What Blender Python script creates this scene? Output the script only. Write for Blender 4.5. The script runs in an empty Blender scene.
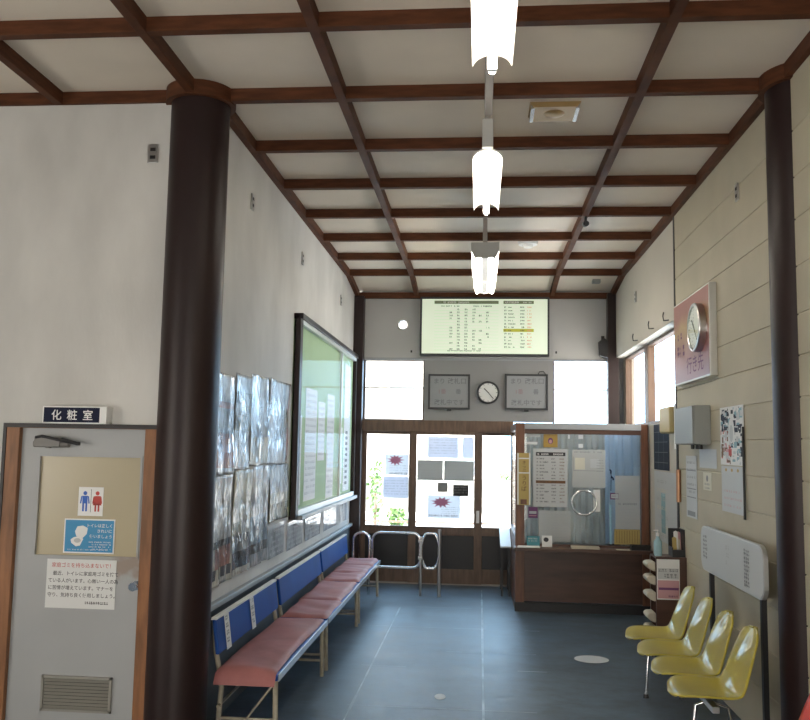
import bpy, math, random
from mathutils import Vector, Matrix
random.seed(7)
SC = bpy.context.scene
COL = SC.collection
PI = math.pi

# ------------------------------------------------------------------ materials
MATS = {}
def mat(name, col, rough=0.5, metal=0.0, var=0.0, scale=4.0, bump=0.0, bscale=40.0, coat=0.0, stretch=(1, 1, 1),
        spec=0.5, col2=None, coords='Object', croug=0.05):
    if name in MATS: return MATS[name]
    m = bpy.data.materials.new(name); m.use_nodes = True
    nt = m.node_tree; b = nt.nodes['Principled BSDF']
    b.inputs['Base Color'].default_value = (*col, 1)
    b.inputs['Roughness'].default_value = rough
    b.inputs['Metallic'].default_value = metal
    b.inputs['Specular IOR Level'].default_value = spec
    b.inputs['Coat Weight'].default_value = coat
    b.inputs['Coat Roughness'].default_value = croug
    if var or bump or col2:
        tc = nt.nodes.new('ShaderNodeTexCoord'); mp = nt.nodes.new('ShaderNodeMapping')
        nt.links.new(tc.outputs[coords], mp.inputs['Vector']); mp.inputs['Scale'].default_value = stretch
    if var or col2:
        n = nt.nodes.new('ShaderNodeTexNoise'); n.inputs['Scale'].default_value = scale; n.inputs['Detail'].default_value = 6
        nt.links.new(mp.outputs[0], n.inputs['Vector'])
        r = nt.nodes.new('ShaderNodeValToRGB'); nt.links.new(n.outputs['Fac'], r.inputs[0])
        a = col2 if col2 else tuple(c * (1 - var) for c in col)
        r.color_ramp.elements[0].position = 0.32; r.color_ramp.elements[0].color = (*a, 1)
        r.color_ramp.elements[1].position = 0.68
        r.color_ramp.elements[1].color = (*(tuple(min(1, c * (1 + var * 0.5)) for c in col)), 1)
        nt.links.new(r.outputs[0], b.inputs['Base Color'])
    if bump:
        n2 = nt.nodes.new('ShaderNodeTexNoise'); n2.inputs['Scale'].default_value = bscale; n2.inputs['Detail'].default_value = 4
        nt.links.new(mp.outputs[0], n2.inputs['Vector'])
        bp = nt.nodes.new('ShaderNodeBump'); bp.inputs['Strength'].default_value = bump; bp.inputs['Distance'].default_value = 0.01
        nt.links.new(n2.outputs['Fac'], bp.inputs['Height']); nt.links.new(bp.outputs[0], b.inputs['Normal'])
    MATS[name] = m
    return m

def emis(name, col, s):
    m = bpy.data.materials.new(name); m.use_nodes = True; b = m.node_tree.nodes['Principled BSDF']
    b.inputs['Base Color'].default_value = (*col, 1); b.inputs['Roughness'].default_value = 0.3
    b.inputs['Emission Color'].default_value = (*col, 1); b.inputs['Emission Strength'].default_value = s
    MATS[name] = m; return m

def glass(name, tint=(1, 1, 1), rough=0.0, ior=1.5, graze=.8):
    m = bpy.data.materials.new(name); m.use_nodes = True; nt = m.node_tree
    for n in list(nt.nodes): nt.nodes.remove(n)
    o = nt.nodes.new('ShaderNodeOutputMaterial'); mx = nt.nodes.new('ShaderNodeMixShader')
    t = nt.nodes.new('ShaderNodeBsdfTransparent'); g = nt.nodes.new('ShaderNodeBsdfGlossy')
    lw = nt.nodes.new('ShaderNodeLayerWeight'); lw.inputs[0].default_value = .5      # Schlick reflectance, alike from both sides
    pw = nt.nodes.new('ShaderNodeMath'); pw.operation = 'POWER'; pw.inputs[1].default_value = 5.0; nt.links.new(lw.outputs['Facing'], pw.inputs[0])
    f = nt.nodes.new('ShaderNodeMath'); f.operation = 'MULTIPLY_ADD'; f.inputs[1].default_value = graze; f.inputs[2].default_value = ((ior - 1) / (ior + 1)) ** 2
    nt.links.new(pw.outputs[0], f.inputs[0])
    t.inputs[0].default_value = (*tint, 1); g.inputs['Roughness'].default_value = rough
    nt.links.new(f.outputs[0], mx.inputs[0]); nt.links.new(t.outputs[0], mx.inputs[1]); nt.links.new(g.outputs[0], mx.inputs[2])
    nt.links.new(mx.outputs[0], o.inputs[0]); MATS[name] = m; return m

def translucent(name, col, a=0.5, see=0.0, bump=0.0):
    m = bpy.data.materials.new(name); m.use_nodes = True; nt = m.node_tree
    for n in list(nt.nodes): nt.nodes.remove(n)
    o = nt.nodes.new('ShaderNodeOutputMaterial'); mx = nt.nodes.new('ShaderNodeMixShader')
    d = nt.nodes.new('ShaderNodeBsdfDiffuse'); t = nt.nodes.new('ShaderNodeBsdfTranslucent')
    d.inputs[0].default_value = (*col, 1); t.inputs[0].default_value = (*col, 1); mx.inputs[0].default_value = a
    nt.links.new(d.outputs[0], mx.inputs[1]); nt.links.new(t.outputs[0], mx.inputs[2])
    last = mx
    if see:
        m2 = nt.nodes.new('ShaderNodeMixShader'); tr = nt.nodes.new('ShaderNodeBsdfTransparent'); m2.inputs[0].default_value = see
        nt.links.new(mx.outputs[0], m2.inputs[1]); nt.links.new(tr.outputs[0], m2.inputs[2]); last = m2
    nt.links.new(last.outputs[0], o.inputs[0]); MATS[name] = m; return m

def crinkle(name, col, rough=0.05, amt=0.9, scale=7.0, stretch=(1, 2.4, 0.7)):
    """printed paper under loose wrinkled clear plastic"""
    m = bpy.data.materials.new(name); m.use_nodes = True; nt = m.node_tree; b = nt.nodes['Principled BSDF']
    b.inputs['Base Color'].default_value = (*col, 1); b.inputs['Roughness'].default_value = 0.5
    b.inputs['Coat Weight'].default_value = 1.0; b.inputs['Coat Roughness'].default_value = rough; b.inputs['Coat IOR'].default_value = 1.55
    tc = nt.nodes.new('ShaderNodeTexCoord'); mp = nt.nodes.new('ShaderNodeMapping'); mp.inputs['Scale'].default_value = stretch
    nt.links.new(tc.outputs['Object'], mp.inputs[0])
    n = nt.nodes.new('ShaderNodeTexNoise'); n.inputs['Scale'].default_value = scale; n.inputs['Detail'].default_value = 3
    n.inputs['Distortion'].default_value = 0.6
    nt.links.new(mp.outputs[0], n.inputs['Vector'])
    bp = nt.nodes.new('ShaderNodeBump'); bp.inputs['Strength'].default_value = amt; bp.inputs['Distance'].default_value = 0.05
    nt.links.new(n.outputs['Fac'], bp.inputs['Height']); nt.links.new(bp.outputs[0], b.inputs['Coat Normal'])
    n3 = nt.nodes.new('ShaderNodeTexNoise'); n3.inputs['Scale'].default_value = 5.5; n3.inputs['Detail'].default_value = 5; nt.links.new(tc.outputs['Object'], n3.inputs['Vector'])
    r3 = nt.nodes.new('ShaderNodeValToRGB'); nt.links.new(n3.outputs['Fac'], r3.inputs[0])
    r3.color_ramp.elements[0].position = .38; r3.color_ramp.elements[0].color = (*[c * .38 for c in col], 1)
    r3.color_ramp.elements[1].position = .58; r3.color_ramp.elements[1].color = (*col, 1); nt.links.new(r3.outputs[0], b.inputs['Base Color'])
    MATS[name] = m; return m

mat('plaster', (0.60, 0.59, 0.565), 0.85, var=0.15, scale=1.9, bump=0.15, bscale=30, stretch=(1.3, 1, .55))
mat('plaster_far', (0.52, 0.49, 0.43), 0.8, var=0.05, scale=1.5)
mat('panel_mid', (0.27, 0.275, 0.28), 0.7, var=0.04, scale=2)
mat('panel_grey', (0.44, 0.445, 0.445), 0.7, var=0.04, scale=2)
mat('ceiling_board', (0.74, 0.665, 0.57), 0.85, var=0.06, scale=2.0)
mat('beam_wood', (0.095, 0.033, 0.014), 0.6, spec=.2, var=0.35, scale=6, stretch=(1, 1, 6))
mat('door_wood', (0.135, 0.082, 0.055), 0.5, var=0.3, scale=8, stretch=(3, 3, 0.5))
mat('booth_wood', (0.16, 0.062, 0.03), 0.42, var=0.35, scale=10, stretch=(3, 3, 0.4))
mat('booth_panel', (0.085, 0.038, 0.024), 0.4, var=0.3, scale=5, stretch=(0.5, 3, 3))
mat('jamb_wood', (0.27, 0.115, 0.045), 0.5, var=0.35, scale=9, stretch=(3, 3, 0.4))
mat('dark_paint', (0.020, 0.009, 0.009), 0.42, var=0.2, scale=3, bump=0.05, spec=.35)
mat('dark_trim', (0.022, 0.018, 0.018), 0.5)
mat('siding', (0.45, 0.41, 0.31), 0.65, var=0.07, scale=2.5, bump=0.06)
mat('dado', (0.075, 0.08, 0.085), 0.5, var=0.15, scale=3)
mat('rail_grey', (0.30, 0.32, 0.34), 0.4)
mat('chrome', (0.75, 0.75, 0.76), 0.16, 1.0)
mat('closer_grey', (0.2, 0.19, 0.18), 0.55, 0.2)
mat('steel', (0.55, 0.55, 0.55), 0.3, 1.0)
mat('aluminium', (0.62, 0.62, 0.6), 0.4, 0.8)
mat('rail_duct', (0.36, 0.33, 0.30), 0.5, 0.2)
mat('lamp_white', (0.75, 0.75, 0.74), 0.35)
mat('lamp_end', (0.5, 0.5, 0.48), 0.5)
mat('white', (0.8, 0.8, 0.79), 0.5)
mat('paper', (0.72, 0.73, 0.72), 0.6)
mat('paper_grey', (0.5, 0.52, 0.53), 0.5)
mat('paper_cream', (0.62, 0.6, 0.5), 0.6)
mat('ink', (0.03, 0.03, 0.035), 0.6)
mat('ink_grey', (0.22, 0.23, 0.24), 0.6)
mat('ink_pale', (0.42, 0.43, 0.44), 0.6)
mat('ink_red', (0.5, 0.06, 0.05), 0.6)
mat('ink_blue', (0.03, 0.12, 0.5), 0.6)
mat('ink_navy', (0.012, 0.016, 0.04), 0.7, spec=.2)
mat('ink_cyan', (0.04, 0.27, 0.52), 0.5)
mat('ink_purple', (0.16, 0.05, 0.15), 0.6)
mat('ink_brown', (0.16, 0.08, 0.035), 0.6)
mat('ink_green', (0.12, 0.25, 0.12), 0.6)
mat('ink_pink', (0.55, 0.3, 0.32), 0.6)
mat('ochre', (0.42, 0.27, 0.06), 0.5)
mat('yellow_sheet', (0.44, 0.33, 0.11), 0.55)
mat('teal', (0.05, 0.22, 0.26), 0.5)
mat('door_grey', (0.375, 0.385, 0.39), 0.45, var=0.06, scale=2)
mat('frosted', (0.46, 0.40, 0.27), 0.25, var=0.05, scale=1)
mat('louvre', (0.3, 0.29, 0.26), 0.5, 0.3)
mat('black', (0.012, 0.012, 0.014), 0.45)
mat('black_gloss', (0.01, 0.01, 0.012), 0.2)
mat('bezel', (0.03, 0.034, 0.038), 0.4)
mat('lcd', (0.25, 0.265, 0.28), 0.4)
mat('lcd_text', (0.14, 0.15, 0.17), 0.4)
mat('lcd_red', (0.24, 0.17, 0.19), 0.4)
mat('blue_vinyl', (0.006, 0.062, 0.30), 0.45, var=0.15, scale=3, spec=.25)
mat('blue_edge', (0.55, 0.62, 0.72), 0.25, 0.3)
mat('cushion', (0.36, 0.14, 0.135), 0.55, var=0.18, scale=5, bump=0.35, bscale=9)
mat('bench_frame', (0.40, 0.36, 0.28), 0.45, 0.1, var=0.2, scale=20)
mat('yellow_shell', (0.43, 0.36, 0.045), 0.55, var=0.08, scale=3, coat=0.45, croug=.07, spec=.3)
mat('red_shell', (0.62, 0.06, 0.03), 0.25, coat=0.4)
mat('green_board', (0.36, 0.50, 0.28), 0.7, var=0.04)
mat('elec_grey', (0.27, 0.285, 0.275), 0.45, 0.2)
mat('cream_plastic', (0.45, 0.36, 0.16), 0.45)
mat('tray_cream', (0.55, 0.50, 0.40), 0.45)
mat('copper', (0.45, 0.25, 0.15), 0.35, 0.7)
mat('speaker_gold', (0.40, 0.27, 0.12), 0.35, 0.3)
mat('sticker', (0.55, 0.57, 0.58), 0.6)
mat('navy_poster', (0.012, 0.02, 0.04), 0.6, spec=.2)
mat('bottle_blue', (0.35, 0.55, 0.62), 0.2)
mat('leaf', (0.10, 0.20, 0.05), 0.6, var=0.5, scale=8)
mat('concrete', (0.55, 0.55, 0.54), 0.9, var=0.1, scale=2)
mat('ground_out', (0.60, 0.60, 0.59), 0.9, var=0.1, scale=1)
mat('block', (0.22, 0.23, 0.22), 0.9, var=0.15, scale=5)
mat('house_white', (0.75, 0.76, 0.76), 0.8)
mat('house_pane', (0.30, 0.36, 0.42), 0.3)
mat('rail_dark', (0.10, 0.09, 0.08), 0.6)
mat('rust', (0.20, 0.13, 0.10), 0.7)
glass('pane'); glass('case_pane', ior=1.2, graze=.04); glass('booth_pane', (0.90, 0.94, 0.95))
glass('acrylic', (0.85, 0.9, 0.9))
translucent('back_sheet', (0.82, 0.83, 0.86), 0.27, 0.10)
translucent('back_sheet_lav', (0.74, 0.755, 0.82), 0.27, 0.10)
translucent('back_grey', (0.46, 0.46, 0.44), 0.2, 0.05)
translucent('burst_red', (0.50, 0.20, 0.28), 0.25, 0.0)
translucent('curtain', (0.54, 0.50, 0.45), 0.26)
translucent('curtain_blue', (0.45, 0.50, 0.58), 0.4)
translucent('film', (0.72, 0.73, 0.72), 0.3, 0.35)
crinkle('plastic_white', (0.50, 0.51, 0.52)); crinkle('plastic_grey', (0.30, 0.32, 0.34)); crinkle('plastic_red', (0.42, 0.20, 0.15))
crinkle('plastic_olive', (0.20, 0.19, 0.11)); crinkle('plastic_blue', (0.25, 0.33, 0.42)); crinkle('plastic_dark', (0.07, 0.07, 0.075))
crinkle('plastic_cream', (0.50, 0.48, 0.38))
crinkle('flat_plastic', (0.42, 0.44, 0.46), 0.12, 0.15, 4.0)
emis('tube', (1.0, 0.91, 0.78), 22.0)
emis('screen', (0.72, 0.82, 0.66), 0.30)
emis('screen_yellow', (0.42, 0.42, 0.04), 0.30)
emis('screen_bar', (0.13, 0.16, 0.09), 0.30)
emis('screen_ink', (0.05, 0.07, 0.05), 0.3)
emis('screen_line', (0.52, 0.6, 0.49), 0.30)
emis('screen_red', (0.6, 0.28, 0.2), 0.30)

def floor_mat():
    m = bpy.data.materials.new('floor_slate'); m.use_nodes = True; nt = m.node_tree; b = nt.nodes['Principled BSDF']
    tc = nt.nodes.new('ShaderNodeTexCoord')
    n = nt.nodes.new('ShaderNodeTexNoise'); n.inputs['Scale'].default_value = 2.6; n.inputs['Detail'].default_value = 9; n.inputs['Roughness'].default_value = 0.7
    mp = nt.nodes.new('ShaderNodeMapping'); mp.inputs['Scale'].default_value = (1.0, 1.3, 1)
    nt.links.new(tc.outputs['Object'], mp.inputs[0]); nt.links.new(mp.outputs[0], n.inputs['Vector'])
    r = nt.nodes.new('ShaderNodeValToRGB'); nt.links.new(n.outputs['Fac'], r.inputs[0])
    r.color_ramp.elements[0].position = 0.36; r.color_ramp.elements[0].color = (0.030, 0.045, 0.062, 1)
    r.color_ramp.elements[1].position = 0.64; r.color_ramp.elements[1].color = (0.095, 0.14, 0.19, 1)
    nt.links.new(r.outputs[0], b.inputs['Base Color'])
    rr = nt.nodes.new('ShaderNodeValToRGB'); nt.links.new(n.outputs['Fac'], rr.inputs[0])
    rr.color_ramp.elements[0].position = 0.3; rr.color_ramp.elements[0].color = (0.38,) * 3 + (1,)
    rr.color_ramp.elements[1].position = 0.75; rr.color_ramp.elements[1].color = (0.50,) * 3 + (1,)
    nt.links.new(rr.outputs[0], b.inputs['Roughness'])
    n2 = nt.nodes.new('ShaderNodeTexNoise'); n2.inputs['Scale'].default_value = 9; n2.inputs['Detail'].default_value = 6; nt.links.new(tc.outputs['Object'], n2.inputs['Vector'])
    bp = nt.nodes.new('ShaderNodeBump'); bp.inputs['Strength'].default_value = 0.2; bp.inputs['Distance'].default_value = 0.01
    nt.links.new(n2.outputs['Fac'], bp.inputs['Height']); nt.links.new(bp.outputs[0], b.inputs['Normal'])
    b.inputs['Specular IOR Level'].default_value = 0.85
    MATS['floor_slate'] = m
floor_mat()
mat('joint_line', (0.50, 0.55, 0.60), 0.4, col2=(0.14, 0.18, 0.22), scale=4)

def red_panel_mat():
    m = bpy.data.materials.new('red_print'); m.use_nodes = True; nt = m.node_tree; b = nt.nodes['Principled BSDF']
    tc = nt.nodes.new('ShaderNodeTexCoord'); sp = nt.nodes.new('ShaderNodeSeparateXYZ'); nt.links.new(tc.outputs['Generated'], sp.inputs[0])
    n = nt.nodes.new('ShaderNodeTexNoise'); n.inputs['Scale'].default_value = 2.5; nt.links.new(tc.outputs['Generated'], n.inputs['Vector'])
    ma = nt.nodes.new('ShaderNodeMath'); ma.operation = 'MULTIPLY_ADD'; ma.inputs[1].default_value = 0.35; nt.links.new(n.outputs['Fac'], ma.inputs[0])
    nt.links.new(sp.outputs['Z'], ma.inputs[2])
    r = nt.nodes.new('ShaderNodeValToRGB'); nt.links.new(ma.outputs[0], r.inputs[0])
    e = r.color_ramp.elements
    e[0].position = 0.15; e[0].color = (0.30, 0.17, 0.24, 1); e[1].position = 1.15; e[1].color = (0.32, 0.09, 0.085, 1)
    k = e.new(0.55); k.color = (0.36, 0.145, 0.15, 1); k = e.new(0.85); k.color = (0.42, 0.25, 0.11, 1)
    nt.links.new(r.outputs[0], b.inputs['Base Color']); b.inputs['Roughness'].default_value = 0.35
    MATS['red_print'] = m
red_panel_mat()

def leaf_mat():   # toilet door with a scuffed brown patch by the handle
    m = MATS['door_grey']; nt = m.node_tree; b = nt.nodes['Principled BSDF']
    src = b.inputs['Base Color'].links[0].from_socket
    tc = nt.nodes.new('ShaderNodeTexCoord'); vd = nt.nodes.new('ShaderNodeVectorMath'); vd.operation = 'DISTANCE'
    mp = nt.nodes.new('ShaderNodeMapping'); mp.inputs['Location'].default_value = (0.36 * 1.1, 0, -1.03 * 2.0); mp.inputs['Scale'].default_value = (-1.1, 0, 2.0)
    mp.inputs['Location'].default_value = (0, 0, 0); mp.inputs['Scale'].default_value = (1.0, 0.0, 1.9)
    n = nt.nodes.new('ShaderNodeTexNoise'); n.inputs['Scale'].default_value = 14; nt.links.new(tc.outputs['Object'], n.inputs['Vector'])
    nt.links.new(tc.outputs['Object'], mp.inputs[0]); nt.links.new(mp.outputs[0], vd.inputs[0]); vd.inputs[1].default_value = (0.31, 0.0, 1.035 * 1.9)
    ad = nt.nodes.new('ShaderNodeMath'); ad.operation = 'MULTIPLY_ADD'; ad.inputs[1].default_value = 0.28
    nt.links.new(n.outputs['Fac'], ad.inputs[0]); nt.links.new(vd.outputs['Value'], ad.inputs[2])
    r = nt.nodes.new('ShaderNodeValToRGB'); nt.links.new(ad.outputs[0], r.inputs[0])
    r.color_ramp.elements[0].position = 0.2; r.color_ramp.elements[0].color = (0.75,) * 3 + (1,)
    r.color_ramp.elements[1].position = 0.31; r.color_ramp.elements[1].color = (0, 0, 0, 1)
    mx = nt.nodes.new('ShaderNodeMix'); mx.data_type = 'RGBA'
    nt.links.new(r.outputs[0], mx.inputs['Factor']); nt.links.new(src, mx.inputs['A']); mx.inputs['B'].default_value = (0.27, 0.19, 0.14, 1)
    nt.links.new(mx.outputs['Result'], b.inputs['Base Color'])
leaf_mat()

# ------------------------------------------------------------------ mesh builder
class Plane:
    """a face to draw on: origin O, right U, up V, outward normal N"""
    def __init__(s, O, U, V):
        s.O, s.U, s.V = Vector(O), Vector(U).normalized(), Vector(V).normalized(); s.N = s.U.cross(s.V)
    def at(s, x, y, n=0.0): return s.O + s.U * x + s.V * y + s.N * n
def back(y): return Plane((0, y, 0), (1, 0, 0), (0, 0, 1))          # x, z seen from the room
def left(x): return Plane((x, 0, 0), (0, 1, 0), (0, 0, 1))          # y, z
class RightPlane(Plane):                                             # first coordinate is y, runs right to left for the viewer
    def __init__(s, x): Plane.__init__(s, (x, 0, 0), (0, -1, 0), (0, 0, 1))
def right(x): return RightPlane(x)

_TXT = {}
def text_geo(body, bold=0.0):
    k = (body, bold)
    if k not in _TXT:
        c = bpy.data.curves.new('t', 'FONT'); c.body = body; c.size = 1.0; c.resolution_u = 3; c.offset = bold
        o = bpy.data.objects.new('t', c); COL.objects.link(o)
        dg = bpy.context.evaluated_depsgraph_get(); dg.update()
        me = bpy.data.meshes.new_from_object(o.evaluated_get(dg))
        _TXT[k] = ([(v.co.x, v.co.y) for v in me.vertices], [tuple(p.vertices) for p in me.polygons])
        bpy.data.objects.remove(o); bpy.data.curves.remove(c); bpy.data.meshes.remove(me)
    return _TXT[k]

class MB:
    def __init__(s): s.v, s.f, s.m = [], [], []
    def add(s, vs, fs, m=0):
        b = len(s.v); s.v += [Vector(p) for p in vs]
        for f in fs: s.f.append(tuple(i + b for i in f)); s.m.append(m)
        return s
    def box(s, x0, x1, y0, y1, z0, z1, m=0):
        x0, x1 = sorted((x0, x1)); y0, y1 = sorted((y0, y1)); z0, z1 = sorted((z0, z1))
        return s.add([(x0, y0, z0), (x1, y0, z0), (x1, y1, z0), (x0, y1, z0), (x0, y0, z1), (x1, y0, z1), (x1, y1, z1), (x0, y1, z1)],
                     [(0, 3, 2, 1), (4, 5, 6, 7), (0, 1, 5, 4), (1, 2, 6, 5), (2, 3, 7, 6), (3, 0, 4, 7)], m)
    def panel(s, P, x0, y0, x1, y1, n0, n1, m=0):
        c = [P.at(x, y, n) for n in (n0, n1) for x, y in ((x0, y0), (x1, y0), (x1, y1), (x0, y1))]
        return s.add(c, [(3, 2, 1, 0), (4, 5, 6, 7), (0, 1, 5, 4), (1, 2, 6, 5), (2, 3, 7, 6), (3, 0, 4, 7)], m)
    def rect(s, P, x0, y0, x1, y1, n, m=0): return s.add([P.at(x0, y0, n), P.at(x1, y0, n), P.at(x1, y1, n), P.at(x0, y1, n)], [(0, 1, 2, 3)], m)
    def poly(s, P, pts, n, m=0): return s.add([P.at(x, y, n) for x, y in pts], [tuple(range(len(pts)))], m)
    def disc(s, P, x, y, rx, ry, n, m=0, seg=24): return s.poly(P, [(x + rx * math.cos(2 * PI * i / seg), y + ry * math.sin(2 * PI * i / seg)) for i in range(seg)], n, m)
    def prism(s, P, pts, n0, n1, m=0):
        k = len(pts); c = [P.at(x, y, n) for n in (n0, n1) for x, y in pts]
        fs = [tuple(range(k - 1, -1, -1)), tuple(range(k, 2 * k))] + [(i, (i + 1) % k, k + (i + 1) % k, k + i) for i in range(k)]
        return s.add(c, fs, m)
    def text(s, P, x, y, size, body, n, m=0, align='l', bold=0.0, sx=1.0, vertical=False):
        if vertical:
            for i, ch in enumerate(body):
                if ch.strip(): s.text(P, x, y - size * (i + 1), size, ch, n, m, 'c', bold, sx)
            return s
        vs, fs = text_geo(body, bold)
        if not vs: return s
        w = max(v[0] for v in vs)
        off = {'l': 0, 'c': -w / 2, 'r': -w}[align]
        return s.add([P.at(x + (a + off) * size * sx, y + b * size, n) for a, b in vs], fs, m)
    def scrib(s, P, x0, x1, y, h, n, m=0, seed=0, gap=0.25):
        """a line of writing too small to read: short strokes"""
        r = random.Random(seed); x = x0
        while x < x1 - h * 0.3:
            w = h * r.uniform(0.35, 0.9)
            if r.random() > gap:
                s.rect(P, x, y + h * r.uniform(0, .25), min(x + w, x1), y + h * r.uniform(.3, .5), n, m)
                s.rect(P, x, y + h * r.uniform(.6, .7), min(x + w * .8, x1), y + h * r.uniform(.85, 1), n, m)
                s.rect(P, x + w * .35, y, x + w * .55, y + h, n, m)
            x += w + h * 0.16
        return s
    def cyl(s, a, b, r0, r1=None, seg=16, m=0, caps=True):
        a, b = Vector(a), Vector(b); r1 = r0 if r1 is None else r1
        d = (b - a).normalized(); u = d.orthogonal().normalized(); w = d.cross(u)
        vs = [p + (u * math.cos(2 * PI * i / seg) + w * math.sin(2 * PI * i / seg)) * r for p, r in ((a, r0), (b, r1)) for i in range(seg)]
        fs = [(i, (i + 1) % seg, seg + (i + 1) % seg, seg + i) for i in range(seg)]
        if caps: fs += [tuple(range(seg - 1, -1, -1)), tuple(range(seg, 2 * seg))]
        return s.add(vs, fs, m)
    def tube(s, pts, r, seg=10, m=0, closed=False):
        pts = [Vector(p) for p in pts]; n = len(pts); rings = []
        up = None
        for i in range(n):
            a = pts[(i - 1) % n] if (closed or i) else pts[0]; b = pts[(i + 1) % n] if (closed or i < n - 1) else pts[-1]
            d = (b - a).normalized()
            if up is None: up = d.orthogonal().normalized()
            u = (up - d * up.dot(d)).normalized(); up = u; w = d.cross(u)
            rings.append([pts[i] + (u * math.cos(2 * PI * k / seg) + w * math.sin(2 * PI * k / seg)) * r for k in range(seg)])
        vs = [p for ring in rings for p in ring]; fs = []
        for i in range(n if closed else n - 1):
            j = (i + 1) % n
            fs += [(i * seg + k, i * seg + (k + 1) % seg, j * seg + (k + 1) % seg, j * seg + k) for k in range(seg)]
        if not closed: fs += [tuple(range(seg - 1, -1, -1)), tuple((n - 1) * seg + k for k in range(seg))]
        return s.add(vs, fs, m)
    def ring(s, P, x, y, R, r, n, m=0, seg=40, sec=10):
        return s.tube([P.at(x + R * math.cos(2 * PI * i / seg), y + R * math.sin(2 * PI * i / seg), n) for i in range(seg)], r, sec, m, True)
    def lathe(s, c, prof, seg=24, m=0):
        c = Vector(c); k = len(prof)
        vs = [c + Vector((r * math.cos(2 * PI * i / seg), r * math.sin(2 * PI * i / seg), z)) for i in range(seg) for r, z in prof]
        fs = [(i * k + j, ((i + 1) % seg) * k + j, ((i + 1) % seg) * k + j + 1, i * k + j + 1) for i in range(seg) for j in range(k - 1)]
        return s.add(vs, fs, m)
    def grid(s, nu, nv, fn, m=0):
        """fn(a, b) -> point for a, b in 0..1; m may be a function of a, b"""
        vs = [fn(i / nu, j / nv) for j in range(nv + 1) for i in range(nu + 1)]
        b = len(s.v); s.v += [Vector(p) for p in vs]
        for j in range(nv):
            for i in range(nu):
                q = b + j * (nu + 1) + i
                s.f.append((q, q + 1, q + nu + 2, q + nu + 1)); s.m.append(m((i + .5) / nu, (j + .5) / nv) if callable(m) else m)
        return s
    def build(s, name, mats, parent=None, smooth=None, bevel=0.0, solid=0.0):
        off = world(parent) if parent else (s.origin if hasattr(s, 'origin') else Vector((0, 0, 0)))
        me = bpy.data.meshes.new(name); me.from_pydata([v - off for v in s.v], [], s.f)
        if isinstance(mats, str): mats = [mats]
        for k in mats: me.materials.append(MATS[k])
        me.polygons.foreach_set('material_index', s.m)
        if smooth is not None:
            me.polygons.foreach_set('use_smooth', [True] * len(me.polygons))
            me.update(); me.set_sharp_from_angle(angle=math.radians(smooth))
        me.update()
        o = bpy.data.objects.new(name, me); COL.objects.link(o)
        if parent: o.parent = parent
        else: o.location = off
        if solid:
            q = o.modifiers.new('thickness', 'SOLIDIFY'); q.thickness = solid; q.offset = 0
        if bevel:
            q = o.modifiers.new('bevel', 'BEVEL'); q.width = bevel; q.segments = 2; q.limit_method = 'ANGLE'
        return o
    def at(s, *o): s.origin = Vector(o); return s

def world(o):
    p = Vector((0, 0, 0))
    while o: p = p + o.location; o = o.parent
    return p
def tag(o, label, cat, group=None, kind=None):
    o['label'] = label; o['category'] = cat
    if group: o['group'] = group
    if kind: o['kind'] = kind
    return o
def thing(name, loc, label, cat, group=None, kind=None):
    o = bpy.data.objects.new(name, None); COL.objects.link(o); o.location = loc; o.empty_display_size = 0.1
    return tag(o, label, cat, group, kind)
def dup(root, loc, label):
    def cp(o, parent):
        c = o.copy(); COL.objects.link(c)
        if parent: c.parent = parent
        for ch in o.children: cp(ch, c)
        return c
    r = cp(root, None); r.location = loc; r['label'] = label
    return r
def struct(mb, name, mats, label, cat, **k): return tag(mb.build(name, mats, **k), label, cat, kind='structure')

# ------------------------------------------------------------------ dimensions (metres)
XL, XR, XR2 = -1.703, 1.767, 1.875       # left wall, right boarded wall, recessed part of the right wall
YB, YF = 11.41, 5.06                     # back wall, wall of the toilet door
ZB, ZC = 3.92, 4.0                       # underside of the beams, ceiling boards
Y0, PY = 4.13, 0.91                      # first cross beam in view, beam spacing
HXL, HYR = -5.4, -2.6                    # hall behind the camera

# ------------------------------------------------------------------ shell
b = MB().box(HXL, XR2 + .15, HYR, YB + .1, -0.12, 0)
struct(b, 'floor', 'floor_slate', 'dark blue-grey slate floor of the waiting room', 'floor')
b = MB(); P = Plane((0, 0, 0), (1, 0, 0), (0, 1, 0))
rj = random.Random(3)
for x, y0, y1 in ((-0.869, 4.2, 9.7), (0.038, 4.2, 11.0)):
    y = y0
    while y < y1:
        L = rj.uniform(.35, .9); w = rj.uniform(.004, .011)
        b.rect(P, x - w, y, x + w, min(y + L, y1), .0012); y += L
for y, x0, x1 in ((8.68, -1.15, .6), (7.70, -.9, .5), (7.13, -.95, .55), (6.05, -.9, .4), (9.75, -.7, .5)):
    x = x0
    while x < x1:
        L = rj.uniform(.1, .4); w = rj.uniform(.002, .006)
        if rj.random() > .3: b.rect(P, x, y - w, min(x + L, x1), y + w, .0012)
        x += L
struct(b, 'trim_1', 'joint_line', 'pale worn joint lines between the floor slabs', 'floor joints')

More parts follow.
